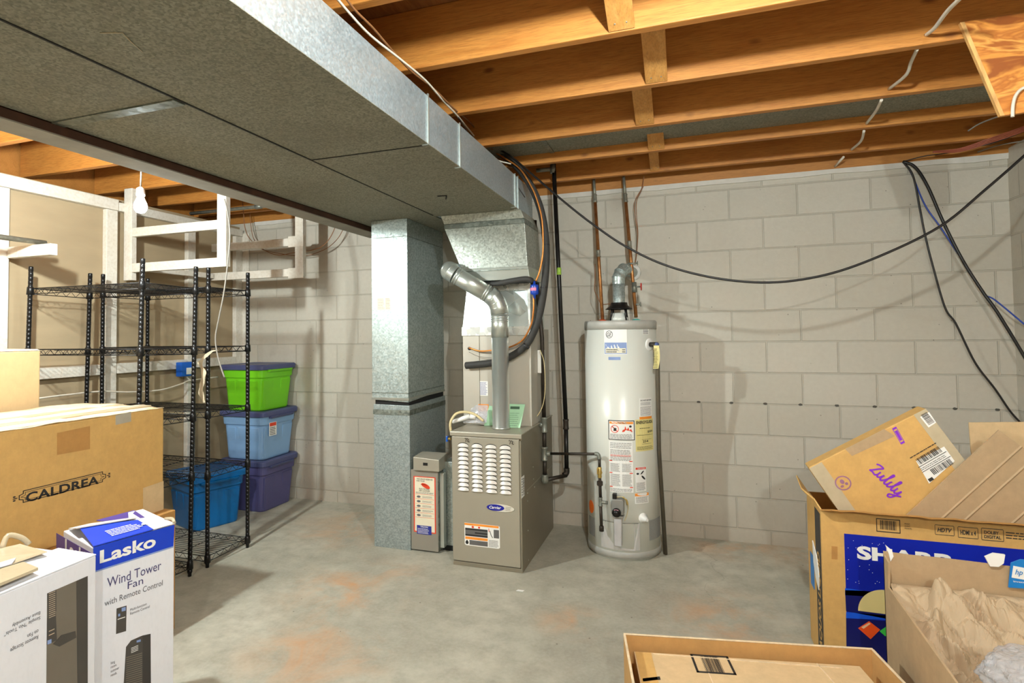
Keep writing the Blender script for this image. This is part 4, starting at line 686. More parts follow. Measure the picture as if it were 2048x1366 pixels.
# ------------------------------------------------------------------ wire racks
def rack(label, x0, x1, y0, y1, levels, tilt=0):
    t = thing('wire_shelving_rack', label, 'wire rack', ((x0 + x1) / 2, (y0 + y1) / 2, 0), 'black wire shelving racks'); K = M['rack']
    for z in levels:
        m = MB(); 
        for (ya, yb, xa, xb) in ((y0, y0, x0, x1), (y1, y1, x0, x1), (y0, y1, x0, x0), (y0, y1, x1, x1)):
            a, b = Vector((xa, ya, z)), Vector((xb, yb, z)); L = (b - a).length; d = (b - a) / L; dn = Vector((0, 0, -.032))
            m.tube([a, b], .0026, 5); m.tube([a + dn, b + dn], .0026, 5); n = max(6, int(L / .032)); n += n % 2; zz = [a + d * L * i / n + (dn if i % 2 else Vector()) for i in range(n + 1)]
            for p, q in zip(zz, zz[1:]): m.tube([p, q], .0016, 4, False)
        k = 13
        for i in range(1, k): y = y0 + (y1 - y0) * i / k; m.tube([(x0, y, z + .002), (x1, y, z + .002)], .0016, 4, False)
        for q in (.25, .5, .75): x = x0 + (x1 - x0) * q; m.tube([(x, y0, z - .003), (x, y1, z - .003)], .0024, 5)
        for x in (x0, x1):
            for y in (y0, y1): m.lathe((x, y, z), [(.0145, -.038), (.019, -.036), (.0165, .008), (.0145, .01)], 12)
        m.build('wire_shelf', K, t)
    for x in (x0, x1):
        for y in (y0, y1):
            pr = [(.0125, .045)]; z = .07
            while z < 1.79: pr += [(.0125, z), (.0112, z + .001), (.0112, z + .003), (.0125, z + .004)]; z += .0254
            pr += [(.0125, 1.80), (.011, 1.805)]; po = MB().lathe((x, y, 0), pr, 12).build('post', K, t); MB().lathe((x, y, 0), [(.010, 0), (.0105, .02), (.014, .025), (.0145, .045)], 12).build('leveling_foot', K, po)
    if tilt: t.rotation_euler.x = tilt; bpy.context.view_layer.update()
    return t
rack('black wire shelving rack nearer to the back wall, in front of the teal tote', -3.63, -2.745, -1.385, -1.05, (.065, .56, .925, 1.318, 1.685))
rk = rack('black wire shelving rack behind the big kraft carton, leaning slightly backwards', -3.62, -2.745, -1.87, -1.515, (.08, .585, .93, 1.318, 1.675), -.02)

# ------------------------------------------------------------------ storage totes
def rring(cx, cy, hx, hy, r, z, n=5):
    o = []
    for sx, sy, a0 in ((1, 1, 0), (-1, 1, 90), (-1, -1, 180), (1, -1, 270)):
        for i in range(n + 1): a = R_(a0 + 90 * i / n); o.append((cx + sx * (hx - r) + r * math.cos(a), cy + sy * (hy - r) + r * math.sin(a), z))
    return o
def loft(m, rings, cap=True):
    V = [[m.v(p) for p in r] for r in rings]; n = len(V[0])
    for i in range(len(V) - 1):
        for k in range(n): m.bm.faces.new((V[i][k], V[i][(k + 1) % n], V[i + 1][(k + 1) % n], V[i + 1][k])).smooth = False
    if cap: m.bm.faces.new(V[0][::-1]); m.bm.faces.new(V[-1])
    return m
def tote(name, label, cx, cy, hx, hy, z0, h, body, lid, rot=0, handle=None):
    t = thing(name, label, 'storage tote', (cx, cy, z0), 'plastic storage totes'); m = MB(); r = .045
    loft(m, [rring(cx, cy, hx - .035, hy - .035, r, z0), rring(cx, cy, hx - .03, hy - .03, r, z0 + .012), rring(cx, cy, hx - .014, hy - .014, r, z0 + h * .70), rring(cx, cy, hx - .004, hy - .004, r, z0 + h * .72), rring(cx, cy, hx, hy, r, z0 + h * .92)])
    m.build('tub', body, t, .003)
    m = MB()
    for sx in (-.5, 0, .5): x = cx + sx * (hx * 1.1); m.hexa([(x - .035, cy - hy + .034, z0 + .03), (x + .035, cy - hy + .034, z0 + .03), (x + .035, cy - hy + .06, z0 + .03), (x - .035, cy - hy + .06, z0 + .03)], [(x - .045, cy - hy + .010, z0 + h * .66), (x + .045, cy - hy + .010, z0 + h * .66), (x + .045, cy - hy + .05, z0 + h * .66), (x - .045, cy - hy + .05, z0 + h * .66)])
    for sy in (-.5, .45): y = cy + sy * (hy * 1.1); m.hexa([(cx + hx - .034, y - .05, z0 + .03), (cx + hx - .034, y + .05, z0 + .03), (cx + hx - .06, y + .05, z0 + .03), (cx + hx - .06, y - .05, z0 + .03)], [(cx + hx - .010, y - .06, z0 + h * .66), (cx + hx - .010, y + .06, z0 + h * .66), (cx + hx - .05, y + .06, z0 + h * .66), (cx + hx - .05, y - .06, z0 + h * .66)])
    m.build('stiffening_ribs', body, t, .004)
    m = MB(); zt = z0 + h; loft(m, [rring(cx, cy, hx + .008, hy + .008, r, z0 + h * .885), rring(cx, cy, hx + .016, hy + .016, r, z0 + h * .89), rring(cx, cy, hx + .018, hy + .018, r, zt - .010), rring(cx, cy, hx + .010, hy + .010, r, zt), rring(cx, cy, hx - .02, hy - .02, r, zt), rring(cx, cy, hx - .03, hy - .03, r, zt - .004)]); m.build('lid', lid, t, .002)
    m = MB(); m.hexa([(cx + hx - .002, cy - .14, z0 + h * .84), (cx + hx + .022, cy - .13, z0 + h * .84), (cx + hx + .022, cy + .13, z0 + h * .84), (cx + hx - .002, cy + .14, z0 + h * .84)], [(cx + hx - .002, cy - .14, z0 + h * .89), (cx + hx + .03, cy - .14, z0 + h * .89), (cx + hx + .03, cy + .14, z0 + h * .89), (cx + hx - .002, cy + .14, z0 + h * .89)]); m.build('handle', handle or body, t, .003)
    if rot: t.rotation_euler.z = rot
    return t
tote('storage_tote', 'dark purple plastic tote at the bottom of the stack by the block wall', -3.335, -.245, .205, .205, 0, .405, M['tote_purple'], M['tote_lid'], 0, M['tote_lid'])
tb = tote('storage_tote', 'light blue plastic tote in the middle of the stack', -3.34, -.245, .21, .205, .405, .385, M['tote_blue'], M['tote_lid'], 0, M['tote_lid'])
F = frame((-3.132, -.38, .62), (0, 1, 0), (0, 0, 1), (1, 0, 0)); lb = MB().rect(F, 0, -.03, .085, .075, .0, .003).build('paper_label', M['paper_white'], tb); MB().rect(F, .004, .045, .08, .072, .003, .0036).build('red_print', M['red'], lb); m = MB(); lines(m, F, .006, -.025, .08, .04, 5, .4, .2, .0038, 2); m.build('small_print', M['ink'], lb)
tote('storage_tote', 'bright green plastic tote with slate lid on top of the stack', -3.35, -.245, .205, .20, .79, .365, M['tote_green'], M['tote_lid'], 0, M['tote_green'])
tl = tote('storage_tote', 'translucent teal tote on the floor behind the wire rack', -3.415, -.725, .20, .20, 0, .39, M['tote_teal'], M['tote_teal'], R_(-20))

# ------------------------------------------------------------------ cartons on the left
def onp(P0, n, x, y): d = _ray(x, y); P0 = Vector(P0); n = Vector(n); return CO + d * ((P0 - CO).dot(n) / d.dot(n))
class Face:     # a vertical face: origin at its lower left as seen, u to the right
    def __init__(s, a, b, z=0):
        s.o = Vector((a[0], a[1], z)); s.e = Vector((b[0] - a[0], b[1] - a[1], 0)); s.w = s.e.length; s.e.normalize(); s.n = s.e.cross(Vector((0, 0, 1)))
        s.F = frame(s.o, s.e, (0, 0, 1), s.n)
    def uv(s, x, y): p = onp(s.o, s.n, x, y) - s.o; return p.dot(s.e), p.z
    def poly(s, m, pts, n0=0, n1=.0008): m.slab(s.F, [s.uv(*q) for q in pts], n0, n1); return m
    def txt(s, t, x0, y0, x1, y1, h, mat, parent, **k):      # pixels of the two ends of the baseline, letter height in pixels at its left end
        a, b, c = s.uv(x0, y0), s.uv(x1, y1), s.uv(x0, y0 - h); return text(s.F, t, a[0], (a[1] + b[1]) / 2, b[0] - a[0], c[1] - a[1], mat, parent, **k)
def quadbox(A, B, C_, D, z0, z1): return MB().hexa([(q[0], q[1], z0) for q in (A, B, C_, D)], [(q[0], q[1], z1) for q in (A, B, C_, D)])

t = thing('cardboard_box', 'plain closed carton at the far left edge, standing behind the big kraft carton', 'cardboard box', (-3.3, -2.4, 0))
MB().box(-3.5, -2.75, 0, -3.06, -2.14, 1.325).build('carton', M['plain_card'], t, .006); m = MB(); m.hexa([(-3.5, -2.75, 1.326), (-3.06, -2.75, 1.326), (-3.06, -2.14, 1.326), (-3.5, -2.14, 1.326)], [(-3.28, -2.75, 1.335), (-3.07, -2.75, 1.333), (-3.07, -2.15, 1.333), (-3.28, -2.15, 1.335)]); m.build('top_flap', M['card_edge'], t)
t = thing('cardboard_box', 'lower kraft carton almost hidden under the printed one, only its right edge showing', 'cardboard box', (-2.65, -2.4, 0)); MB().box(-2.98, -2.92, 0, -2.325, -2.0, .56).build('carton', M['card_dark'], t, .004)
t = thing('cardboard_box', 'big kraft carton printed CALDREA, its taped top crossed by pale strips', 'cardboard box', (-2.65, -2.45, .56))
MB().box(-2.99, -2.93, .56, -2.385, -2.015, 1.045).build('carton', M['card'], t, .007)
m = MB(); nx, ny = 14, 22; g = []
for i in range(nx + 1):
    g.append([m.v((-2.99 + .605 * i / nx, -2.93 + .915 * j / ny, 1.047 + .006 * math.sin(math.pi * i / nx) * (j / ny) + .007 * noise.noise((i * .5, j * .35, 1)))) for j in range(ny + 1)])
for i in range(nx):
    for j in range(ny): m.bm.faces.new((g[i][j], g[i + 1][j], g[i + 1][j + 1], g[i][j + 1])).smooth = True
o = m.build('top_flap', M['card_edge'], t, 0, 2, None, 0, .003)
for x, w_, mt in ((-2.53, .07, 'tape'), (-2.70, .06, 'tape')): m = MB(); m.box(x, -2.93, 1.050, x + w_, -2.02, 1.0555); m.build('tape_strip', M[mt], t, .001)
MB().box(-2.46, -2.93, 1.048, -2.40, -2.45, 1.0525).build('paper_sheet', M['paper_white'], t); MB().box(-2.62, -2.93, 1.052, -2.56, -2.5, 1.0575).build('paper_sheet', M['paper_white'], t)
fc = Face((-2.385, -2.93), (-2.385, -2.015), 0); F = fc.F
m = MB(); fc.poly(m, ((231, 831), (262, 823), (262, 843), (231, 850))); m.build('tape_patch', basic('grey_tape', (176, 166, 146), .3), t); m = MB(); fc.poly(m, ((286, 976), (327, 962), (327, 1034), (286, 1034))); m.build('tape_patch', M['card_pale'], t)
m = MB(); fc.poly(m, ((114, 866), (180, 852), (180, 898), (114, 910)), 0, .0004); m.build('tape_patch', M['card_dark'], t)
lg = fc.txt('CALDREA', 51, 1003, 197, 970, 19, M['ink'], t, bold=.03, spacing=1.05)
a, b = fc.uv(38, 1008), fc.uv(211, 942); u0, u1 = a[0], b[0]; v0, v1 = a[1] + .002, b[1]
m = MB(); c = .014
for k, (du, th) in enumerate(((0, .0028), (.007, .0014))):
    P = [(u0 + du + c, v0 + du), (u1 - du - c, v0 + du), (u1 - du - c, v0 + du + c * .7), (u1 - du, v0 + du + c), (u1 - du, v1 - du - c), (u1 - du - c, v1 - du - c * .7), (u1 - du - c, v1 - du), (u0 + du + c, v1 - du), (u0 + du + c, v1 - du - c * .7), (u0 + du, v1 - du - c), (u0 + du, v0 + du + c), (u0 + du + c, v0 + du + c * .7)]
    for (p, q) in zip(P, P[1:] + P[:1]):
        d = Vector((q[0] - p[0], q[1] - p[1], 0)); L = d.length; d.normalize(); s_ = Vector((-d.y, d.x, 0)) * th / 2; p = Vector((*p, 0)) - d * th / 2; q = Vector((*q, 0)) + d * th / 2; m.slab(F, [((p - s_).x, (p - s_).y), ((q - s_).x, (q - s_).y), ((q + s_).x, (q + s_).y), ((p + s_).x, (p + s_).y)], .0004, .0012)
for uu in (u0 - .014, u1 + .014):
    sg = 1 if uu > u1 else -1; vm = (v0 + v1) / 2; m.ell(F, uu, vm, .009, .002, .0004, .0012, 10); m.ell(F, uu + sg * .003, vm + .007, .005, .003, .0004, .0012, 10); m.ell(F, uu + sg * .003, vm - .007, .005, .003, .0004, .0012, 10)
m.build('ornamental_border', M['ink'], t)

# blue-topped fan carton
A, B, D_, E_ = (-1.855, -2.754), (-1.789, -2.497), (-2.059, -2.407), (-2.125, -2.664); ZB = .70
t = thing('fan_box', 'upright fan carton with a blue top band, right of the other fan carton', 'cardboard box', (-1.96, -2.6, 0), 'tower fan cartons')
quadbox(A, B, D_, E_, 0, ZB - .004).build('carton', M['white_card'], t, .003)
fc = Face(A, B, 0); F = fc.F
bd = MB(); fc.poly(bd, ((186.3, 1095), (348.8, 1049.5), (346.5, 1092), (186.5, 1143)), 0, .0009); bd = bd.build('blue_band', M['blue_print'], t); m = MB(); fc.poly(m, ((186.5, 1143), (346.5, 1092), (346.5, 1095), (186.5, 1146))); m.build('band_edge', M['lab_blue'], t)
fc.txt('Lasko', 199, 1125, 311, 1095, 26, M['paper_white'], bd, n=.002, bold=.03)
V_ = basic('violet_ink', (70, 66, 110), .5); fc.txt('Wind Tower', 214, 1173, 322, 1141, 19, V_, t); fc.txt('Fan', 255, 1178, 286, 1168, 15, V_, t); fc.txt('with Remote Control', 209, 1210, 325, 1173, 12, M['ink_grey'], t); fc.txt('Multi-function\nRemote Control', 260, 1229, 299, 1216, 13, M['ink_grey'], t)
m = MB(); fc.poly(m, ((233, 1217), (253, 1211), (252, 1262), (232, 1268))); rm = m.build('remote_picture', M['fan_dark'], t); m = MB(); fc.poly(m, ((243, 1216), (251, 1213.5), (251, 1221), (243, 1223)), .0008, .0013); fc.poly(m, ((236, 1228), (240, 1227), (240, 1232), (236, 1233)), .0008, .0013); m.build('blue_buttons', M['lab_blue'], rm)
m = MB(); fc.poly(m, ((235, 1238), (250, 1233), (250, 1234.5), (235, 1239.5)), .0008, .0013); m.build('button_print', M['paper_white'], rm)
m = MB(); fc.poly(m, ((252, 1294), (262, 1281), (280, 1273), (285, 1271), (285, 1420), (244, 1420))); fp = m.build('fan_picture', M['fan_dark'], t); m = MB(); fc.poly(m, ((285, 1271), (301, 1267.5), (302, 1420), (285, 1420))); m.build('fan_side', basic('fan_edge', (56, 52, 50), .4), t)
m = MB()
for k in range(26): y = 1311 + k * 4.2; fc.poly(m, ((252, y + 3.5), (284, y - 6), (284, y - 4.4), (252, y + 5.0)), .0008, .0014)
m.build('fan_grille', M['fan_mid'], fp); m = MB(); fc.poly(m, ((273, 1281), (281, 1278.5), (281, 1283), (273, 1285)), .0008, .0014); m.build('blue_buttons', M['lab_blue'], fp)
m = MB(); 
for k in range(4): fc.poly(m, ((262, 1296 + k * 3), (276, 1290 + k * 3), (276, 1291 + k * 3), (262, 1297 + k * 3)), .0008, .0014)
m.build('button_print', M['paper_white'], fp); fc.txt('hing\nroom\nsummer\nneeds.', 221, 1352, 238, 1347, 30, M['ink_grey'], t)
fs = Face(E_, A, 0); m = MB(); fs.poly(m, ((113, 1066), (186.5, 1108), (186.5, 1200), (113, 1150)), 0, .0008); sb = m.build('side_band', M['violet_print'], t); a = fs.uv(117, 1092); text(fs.F, 'Lasko', .025, .615, .24, .06, M['paper_white'], sb, n=.0018, bold=.03)
# torn top flaps
ZT = ZB; q = lambda a, b, z=0.0: Vector((A[0] + (B[0] - A[0]) * a + (E_[0] - A[0]) * b, A[1] + (B[1] - A[1]) * a + (E_[1] - A[1]) * b, ZT + z))
def flap(name, pts, mat, th=.003, label=None): m = MB(); m.hexa([q(*p) for p in pts], [q(*p) + Vector((0, 0, th)) for p in pts]); return m.build(name, mat, t, 0, 2, label)
f1 = flap('top_flap', [(0, 0, 0), (.72, 0, .0), (.70, .42, .012), (.05, .60, .024)], M['blue_print'])
flap('top_flap', [(.72, 0, .0), (1, 0, .0), (1, .95, .004), (.8, .96, .004), (.62, .5, .006)], M['white_card']); flap('top_flap', [(.05, .97, .0), (.0, .55, .028), (.70, .45, .018), (.74, .62, .008), (.30, .95, .0)], basic('flap_beige', (206, 200, 190), .7)); flap('top_flap', [(.55, .55, .002), (.85, .55, .004), (.9, 1.0, .004), (.4, 1.0, .002)], M['violet_print'])
m = MB(); G = frame(q(0, 0, .004), q(1, 0, .004) - q(0, 0, .004), q(.05, .6, .026) - q(0, 0, .004)); lines(m, G, .07, .03, .18, .09, 5, .4, .3, .0012, 6); m.ell(G, .19, .06, .012, .008, .0, .0012, 12); m.build('white_print', M['paper_white'], f1)
m = MB().tube(smooth_path([q(1.0, .0, .004), q(1.02, .1, .012), q(1.0, .25, .006)], 4), .006, 6); m.build('loose_tape', M['tape'], t)

# white fan carton, upside down
A, B, D_, E_ = (-1.758, -3.10), (-1.780, -2.800), (-2.09, -2.815), (-2.07, -3.12)
t = thing('fan_box', 'white fan carton standing upside down in the lower left corner', 'cardboard box', (-1.92, -2.95, 0), 'tower fan cartons')
quadbox(A, B, D_, E_, 0, .698).build('carton', M['white_card'], t, .003); fc = Face(A, B, 0)
m = MB(); fc.poly(m, ((94, 1187), (175, 1152), (175, 1420), (92, 1420))); fp = m.build('fan_picture', M['fan_mid'], t)
m = MB(); fc.poly(m, ((94, 1187), (112, 1179), (112, 1222), (95, 1236)), .0008, .0012); fc.poly(m, ((152, 1162), (175, 1152), (175, 1420), (155, 1420)), .0008, .0012); fc.poly(m, ((94, 1236), (111, 1224), (113, 1280), (93, 1290)), .0008, .0014); m.build('dark_part', M['fan_dark'], fp)
m = MB()
for k in range(13): fc.poly(m, ((97, 1187 + 4 * k), (110, 1181.5 + 4 * k), (110, 1182.7 + 4 * k), (97, 1188.2 + 4 * k)), .0012, .0017)
fc.poly(m, ((97, 1262), (108, 1257), (108, 1258.5), (97, 1263.5)), .0014, .002); fc.poly(m, ((97, 1270), (108, 1265), (108, 1266.5), (97, 1271.5)), .0014, .002); m.build('light_print', basic('tan_print', (190, 170, 146), .5), fp); m = MB(); fc.poly(m, ((94, 1281), (102, 1278), (102, 1286), (94, 1289)), .0014, .002); m.build('blue_buttons', M['lab_blue'], fp)
m = MB(); fc.poly(m, ((105, 1288), (122, 1270), (150, 1262), (152, 1275), (118, 1293)), .0012, .0018); m.build('fan_base_picture', M['fan_dark'], fp)
fc.txt('Simple "No Tools"\nBase Assembly', 8, 1272, 80, 1240, 20, M['ink_grey'], t, flip=True); fc.txt('Remote Storage\non Fan', 20, 1304, 76, 1279, 20, M['ink_grey'], t, flip=True)
q = lambda a, b, z=0.0: Vector((A[0] + (B[0] - A[0]) * a + (E_[0] - A[0]) * b, A[1] + (B[1] - A[1]) * a + (E_[1] - A[1]) * b, .699 + z))
flap('top_flap', [(0, 0, 0), (1, 0, .0), (1, .5, .006), (0, .5, .010)], M['white_card']); flap('top_flap', [(0, 1, .0), (0, .42, .030), (.45, .40, .024), (.95, .9, .004)], M['white_card']); flap('tape_strip', [(0, .05, .016), (.45, .07, .016), (.50, .32, .02), (.0, .38, .024)], M['tape'], .008); flap('torn_flap', [(.35, .5, .012), (.8, .4, .02), (.9, .9, .02), (.3, 1.05, .03)], M['tape'], .002)
m = MB().tube(smooth_path([q(.75, .95, .02), q(.85, 1.0, .05), q(.95, .95, .035), q(1.0, .9, .01)], 4), .009, 6); m.build('loose_tape', M['tape'], t)

# ------------------------------------------------------------------ cartons on the right
SX0, SX1, SY0, SY1, SZ = .50, 1.62, -1.46, -1.17, .65
t = thing('television_box', 'large open television carton printed SHARP with blue picture, by the right wall', 'cardboard box', (1.06, -1.3, 0)); th = .006
MB().box(SX0, SY0, 0, SX1, SY0 + th, SZ).build('front_panel', M['card'], t, .001); MB().box(SX0, SY1 - th, 0, SX1, SY1, SZ).build('back_panel', M['card_inner'], t, .001)
MB().box(SX0, SY0 + th, 0, SX0 + th, SY1 - th, SZ).build('side_panel', M['card'], t, .001); MB().box(SX1 - th, SY0 + th, 0, SX1, SY1 - th, SZ).build('side_panel', M['card'], t, .001); MB().box(SX0 + th, SY0 + th, .0, SX1 - th, SY1 - th, .006).build('bottom_panel', M['card'], t)
fc = Face((SX0, SY0), (SX1, SY0), 0); F = fc.F
m = MB(); a = fc.uv(1688, 1067); m.rect(F, a[0], .03, 1.06, a[1], 0, .0008); pic = m.build('blue_picture', M['mid_blue'], t)
def fp_(name, mat, *polys, n0=.0008, n1=.0013, par=None):
    m = MB()
    for p in polys: fc.poly(m, p, n0, n1)
    return m.build(name, mat, par or pic)
fp_('dark_sky', M['deep_blue'], ((1690, 1180), (2048, 1192), (2300, 1200), (2300, 1300), (2048, 1290), (1692, 1222)), ((1692, 1236), (2048, 1262), (2300, 1280), (2300, 1400), (1694, 1400)))
fp_('blue_glow', M['bright_blue'], ((1690, 1176), (1760, 1186), (1760, 1194), (1690, 1190)), ((1692, 1224), (1780, 1231), (1780, 1240), (1692, 1236)))
m = MB(); a = fc.uv(1772, 1228); rr = fc.uv(1772, 1180)[1] - a[1]; m.slab(F, [(a[0] + rr * 1.02 * math.cos(x), a[1] + rr * math.sin(x)) for x in [math.pi * i / 24 for i in range(25)]], .0013, .002); m.build('planet', M['planet'], pic)
m = MB(); fc.poly(m, ((1716, 1256), (1738, 1242), (1760, 1259), (1741, 1278)), .0013, .002); m.build('orange_gem', M['orange_red'], pic); m = MB(); fc.poly(m, ((1759, 1262), (1772, 1253), (1788, 1264), (1770, 1272)), .0013, .002); m.build('green_gem', M['green_print'], pic); m = MB(); fc.poly(m, ((1722, 1254), (1738, 1245), (1741, 1247), (1727, 1257)), .002, .0024); m.build('gem_shine', basic('peach_print', (246, 196, 150), .4), pic)
fc.txt('SHARP', 1714, 1119, 1903, 1136, 27, M['white'], pic, n=.002, bold=.045)
m = MB(); rr_ = random.Random(5)
for k in range(26): x, y = rr_.uniform(1695, 1775), rr_.uniform(1075, 1170); u, v = fc.uv(x, y); m.ell(F, u, v, .0015, .0012, .0009, .0013, 6)
stars = m.build('stars', M['white'], pic); stars['kind'] = 'stuff'
bc_ = MB(); a, b = fc.uv(1753, 1063), fc.uv(1800, 1040); m = MB(); w2, h2 = b[0] - a[0], b[1] - a[1]
for r_ in ((0, 0, 1, .06), (0, .94, 1, 1), (0, 0, .03, 1), (.97, 0, 1, 1)): m.rect(F, a[0] + r_[0] * w2, a[1] + r_[1] * h2, a[0] + r_[2] * w2, a[1] + r_[3] * h2, 0, .0009)
bars(m, F, a[0] + .16 * w2, a[1] + .2 * h2, a[0] + .86 * w2, a[1] + .88 * h2, .0009, 7, 24); m.build('barcode', M['ink'], t); fc.txt('FRONT\nAVANT\nFRONTAL', 1809, 1058, 1824, 1059, 12, M['ink'], t)
for (x0, y0, x1, y1, s1) in ((1870, 1069, 1908, 1052, 'HDTV'), (1916, 1075, 1956, 1056, 'HDMI x 4'), (1963, 1080, 2007, 1059, 'DOLBY\nDIGITAL')):
    a, b = fc.uv(x0, y0), fc.uv(x1, y1); m = MB(); w2, h2 = b[0] - a[0], b[1] - a[1]
    for r_ in ((0.02, 0, .98, .05), (0.02, .95, .98, 1), (0, 0.05, .022, .95), (.978, 0.05, 1, .95)): m.rect(F, a[0] + r_[0] * w2, a[1] + r_[1] * h2, a[0] + r_[2] * w2, a[1] + r_[3] * h2, 0, .0009)
    m.build('print_frame', M['print_dark'], t); text(F, s1, a[0] + w2 * .12, a[1] + h2 * (.3 if '\n' not in s1 else .18), w2 * .76, h2 * (.42 if '\n' not in s1 else .62), M['print_dark'], t, bold=.03, shear=.3 if s1 == 'HDTV' else 0)
m = MB(); a, b = fc.uv(2012, 1078), fc.uv(2060, 1066); lines(m, F, a[0], a[1], b[0] + .1, b[1], 3, .4, .1, .0009, 2); m.build('small_print', M['print_dark'], t)
m = MB(); fc.poly(m, ((1663, 1092), (1675, 1093), (1675, 1119), (1663, 1118)), 0, .0006); m.build('tape_patch', M['card_dark'], t)
# left end of the television carton: black print panel, torn paper, blue strip
fl = Face((SX0, SY1), (SX0, SY0), 0); m = MB(); m.rect(fl.F, .17, .02, .272, SZ - .02, 0, .0008); pp = m.build('black_print_panel', M['print_dark'], t)
text(frame(fl.F(.26, .06, .0008), (0, 0, 1), fl.F(0, 0, 0) - fl.F(.1, 0, 0), fl.n), 'AQUOS LIQUID', 0, 0, .4, .06, M['card'], pp, n=.0012, bold=.03)
m = MB(); fl.F; m.slab(fl.F, [(.12, .47), (.20, .43), (.235, .36), (.22, .30), (.17, .33), (.13, .38)], .001, .004); m.build('torn_paper', M['paper_white'], t); m = MB(); m.rect(fl.F, .05, .26, .12, .40, .0, .002); m.build('blue_strip', M['sky_blue'], t)
# flaps
a0 = Vector((SX0, SY0, SZ)); m = MB(); K = 30; lo = [Vector((SX0 + (SX1 - SX0) * i / K, SY0 - .001, SZ - .002)) for i in range(K + 1)]; hi = [Vector((SX0 + .03 + (SX1 - SX0 - .03) * i / K, SY0 - .055 - .004 * noise.noise((i * .8, 1, 0)), SZ + .016 + .005 * noise.noise((i * .6, 0, 4)))) for i in range(K + 1)]
for i in range(K): m.hexa([lo[i], lo[i + 1], hi[i + 1], hi[i]], [lo[i] + Vector((0, .002, .005)), lo[i + 1] + Vector((0, .002, .005)), hi[i + 1] + Vector((0, .0, .006)), hi[i] + Vector((0, .0, .006))])
bmesh.ops.remove_doubles(m.bm, verts=m.bm.verts, dist=.0001); m.build('front_flap', M['card_dark'], t)
m = MB(); P = [Vector((SX0, SY0, SZ)), Vector((SX0, SY1, SZ)), ay(SY1 - .02, 1592, 952) , ay(SY0 + .12, 1602, 978), ay(SY0 + .02, 1628, 1000)]; m.hexa(P, [p + Vector((.003, 0, .005)) for p in P]); m.build('side_flap', M['card'], t)
m = MB(); P = [ay(SY1, 1942, 900), ay(SY1, 1938, 845), ay(SY1, 2200, 843), ay(SY1, 2200, 990), ay(SY1, 1960, 985)]; P[0].z = max(P[0].z, SZ); P[3].z = SZ - .01; P[4].z = SZ - .01; m.hexa([p + Vector((0, .001, 0)) for p in P], [p + Vector((0, .007, 0)) for p in P]); m.build('rear_flap', M['card_pale'], t)
# kraft carton leaning inside it, purple print
zy = -1.395; C0, C1, C2 = ay(zy, 1617, 935), ay(zy, 1852, 817), ay(zy, 1920, 935); U_ = (C1 - C0); U_.y = 0; zw = U_.length; U_.normalize(); V_d = Vector((U_.z, 0, -U_.x)); V_d = -V_d if V_d.z > 0 else V_d; zh = .40
FZf = frame(C0, U_, -V_d, (0, -1, 0)); tz = thing('cardboard_box', 'shipping carton with purple Zulily print, leaning tilted in the television carton', 'cardboard box', C0 + V_d * zh)
def zuv(x, y): p = ay(zy, x, y) - C0; return p.dot(U_), p.dot(-V_d)
MB().slab(FZf, [(0, -zh), (zw, -zh), (zw, 0), (0, 0)], -.085, 0).build('carton', M['card'], tz, .004)
m = MB(); m.rect(FZf, 0, -zh, .055, -.004, 0, .0008); m.build('tape_strip', M['tape'], tz); m = MB(); m.rect(FZf, zw - .05, -zh, zw - .001, 0, 0, .0008); m.build('tape_strip', M['tape'], tz)
m = MB(); m.slab(FZf, [zuv(*q) for q in ((1690, 898), (1768, 858), (1790, 872), (1704, 912))], 0, .0006); m.build('tape_patch', M['card_grey'], tz)
lb = MB().slab(FZf, [zuv(*q) for q in ((1832, 922), (1888, 893), (1909, 922), (1858, 967))], 0, .0014).build('shipping_label', M['paper_white'], tz); u0, v0 = zuv(1858, 966); G = frame(FZf(*zuv(1858, 967)), FZf(*zuv(1909, 938)) - FZf(*zuv(1858, 967)), FZf(*zuv(1832, 922)) - FZf(*zuv(1858, 967)), (0, -1, 0))
m = MB(); bars(m, G, .02, .075, .12, .10, .0022, 3, 26); bars(m, G, .035, .018, .12, .042, .0022, 5, 24); lines(m, G, .008, .11, .12, .118, 1, .4, .1, .0022, 3); lines(m, G, .01, .052, .12, .064, 2, .3, .3, .0022, 4); m.rect(G, .008, .068, .125, .07, .0018, .0022); m.rect(G, .008, .046, .125, .048, .0018, .0022); m.rect(G, .006, .004, .024, .016, .0018, .0022); m.build('barcode', M['ink'], lb)
lb = MB().slab(FZf, [zuv(*q) for q in ((1840, 834), (1858, 824), (1872, 845), (1857, 855))], 0, .0014).build('barcode_label', M['paper_white'], tz); G = frame(FZf(*zuv(1857, 855)), FZf(*zuv(1840, 834)) - FZf(*zuv(1857, 855)), FZf(*zuv(1872, 845)) - FZf(*zuv(1857, 855)), (0, -1, 0)); m = MB(); bars(m, G, .008, .006, .055, .03, .002, 4, 16); m.build('barcode', M['ink'], lb)
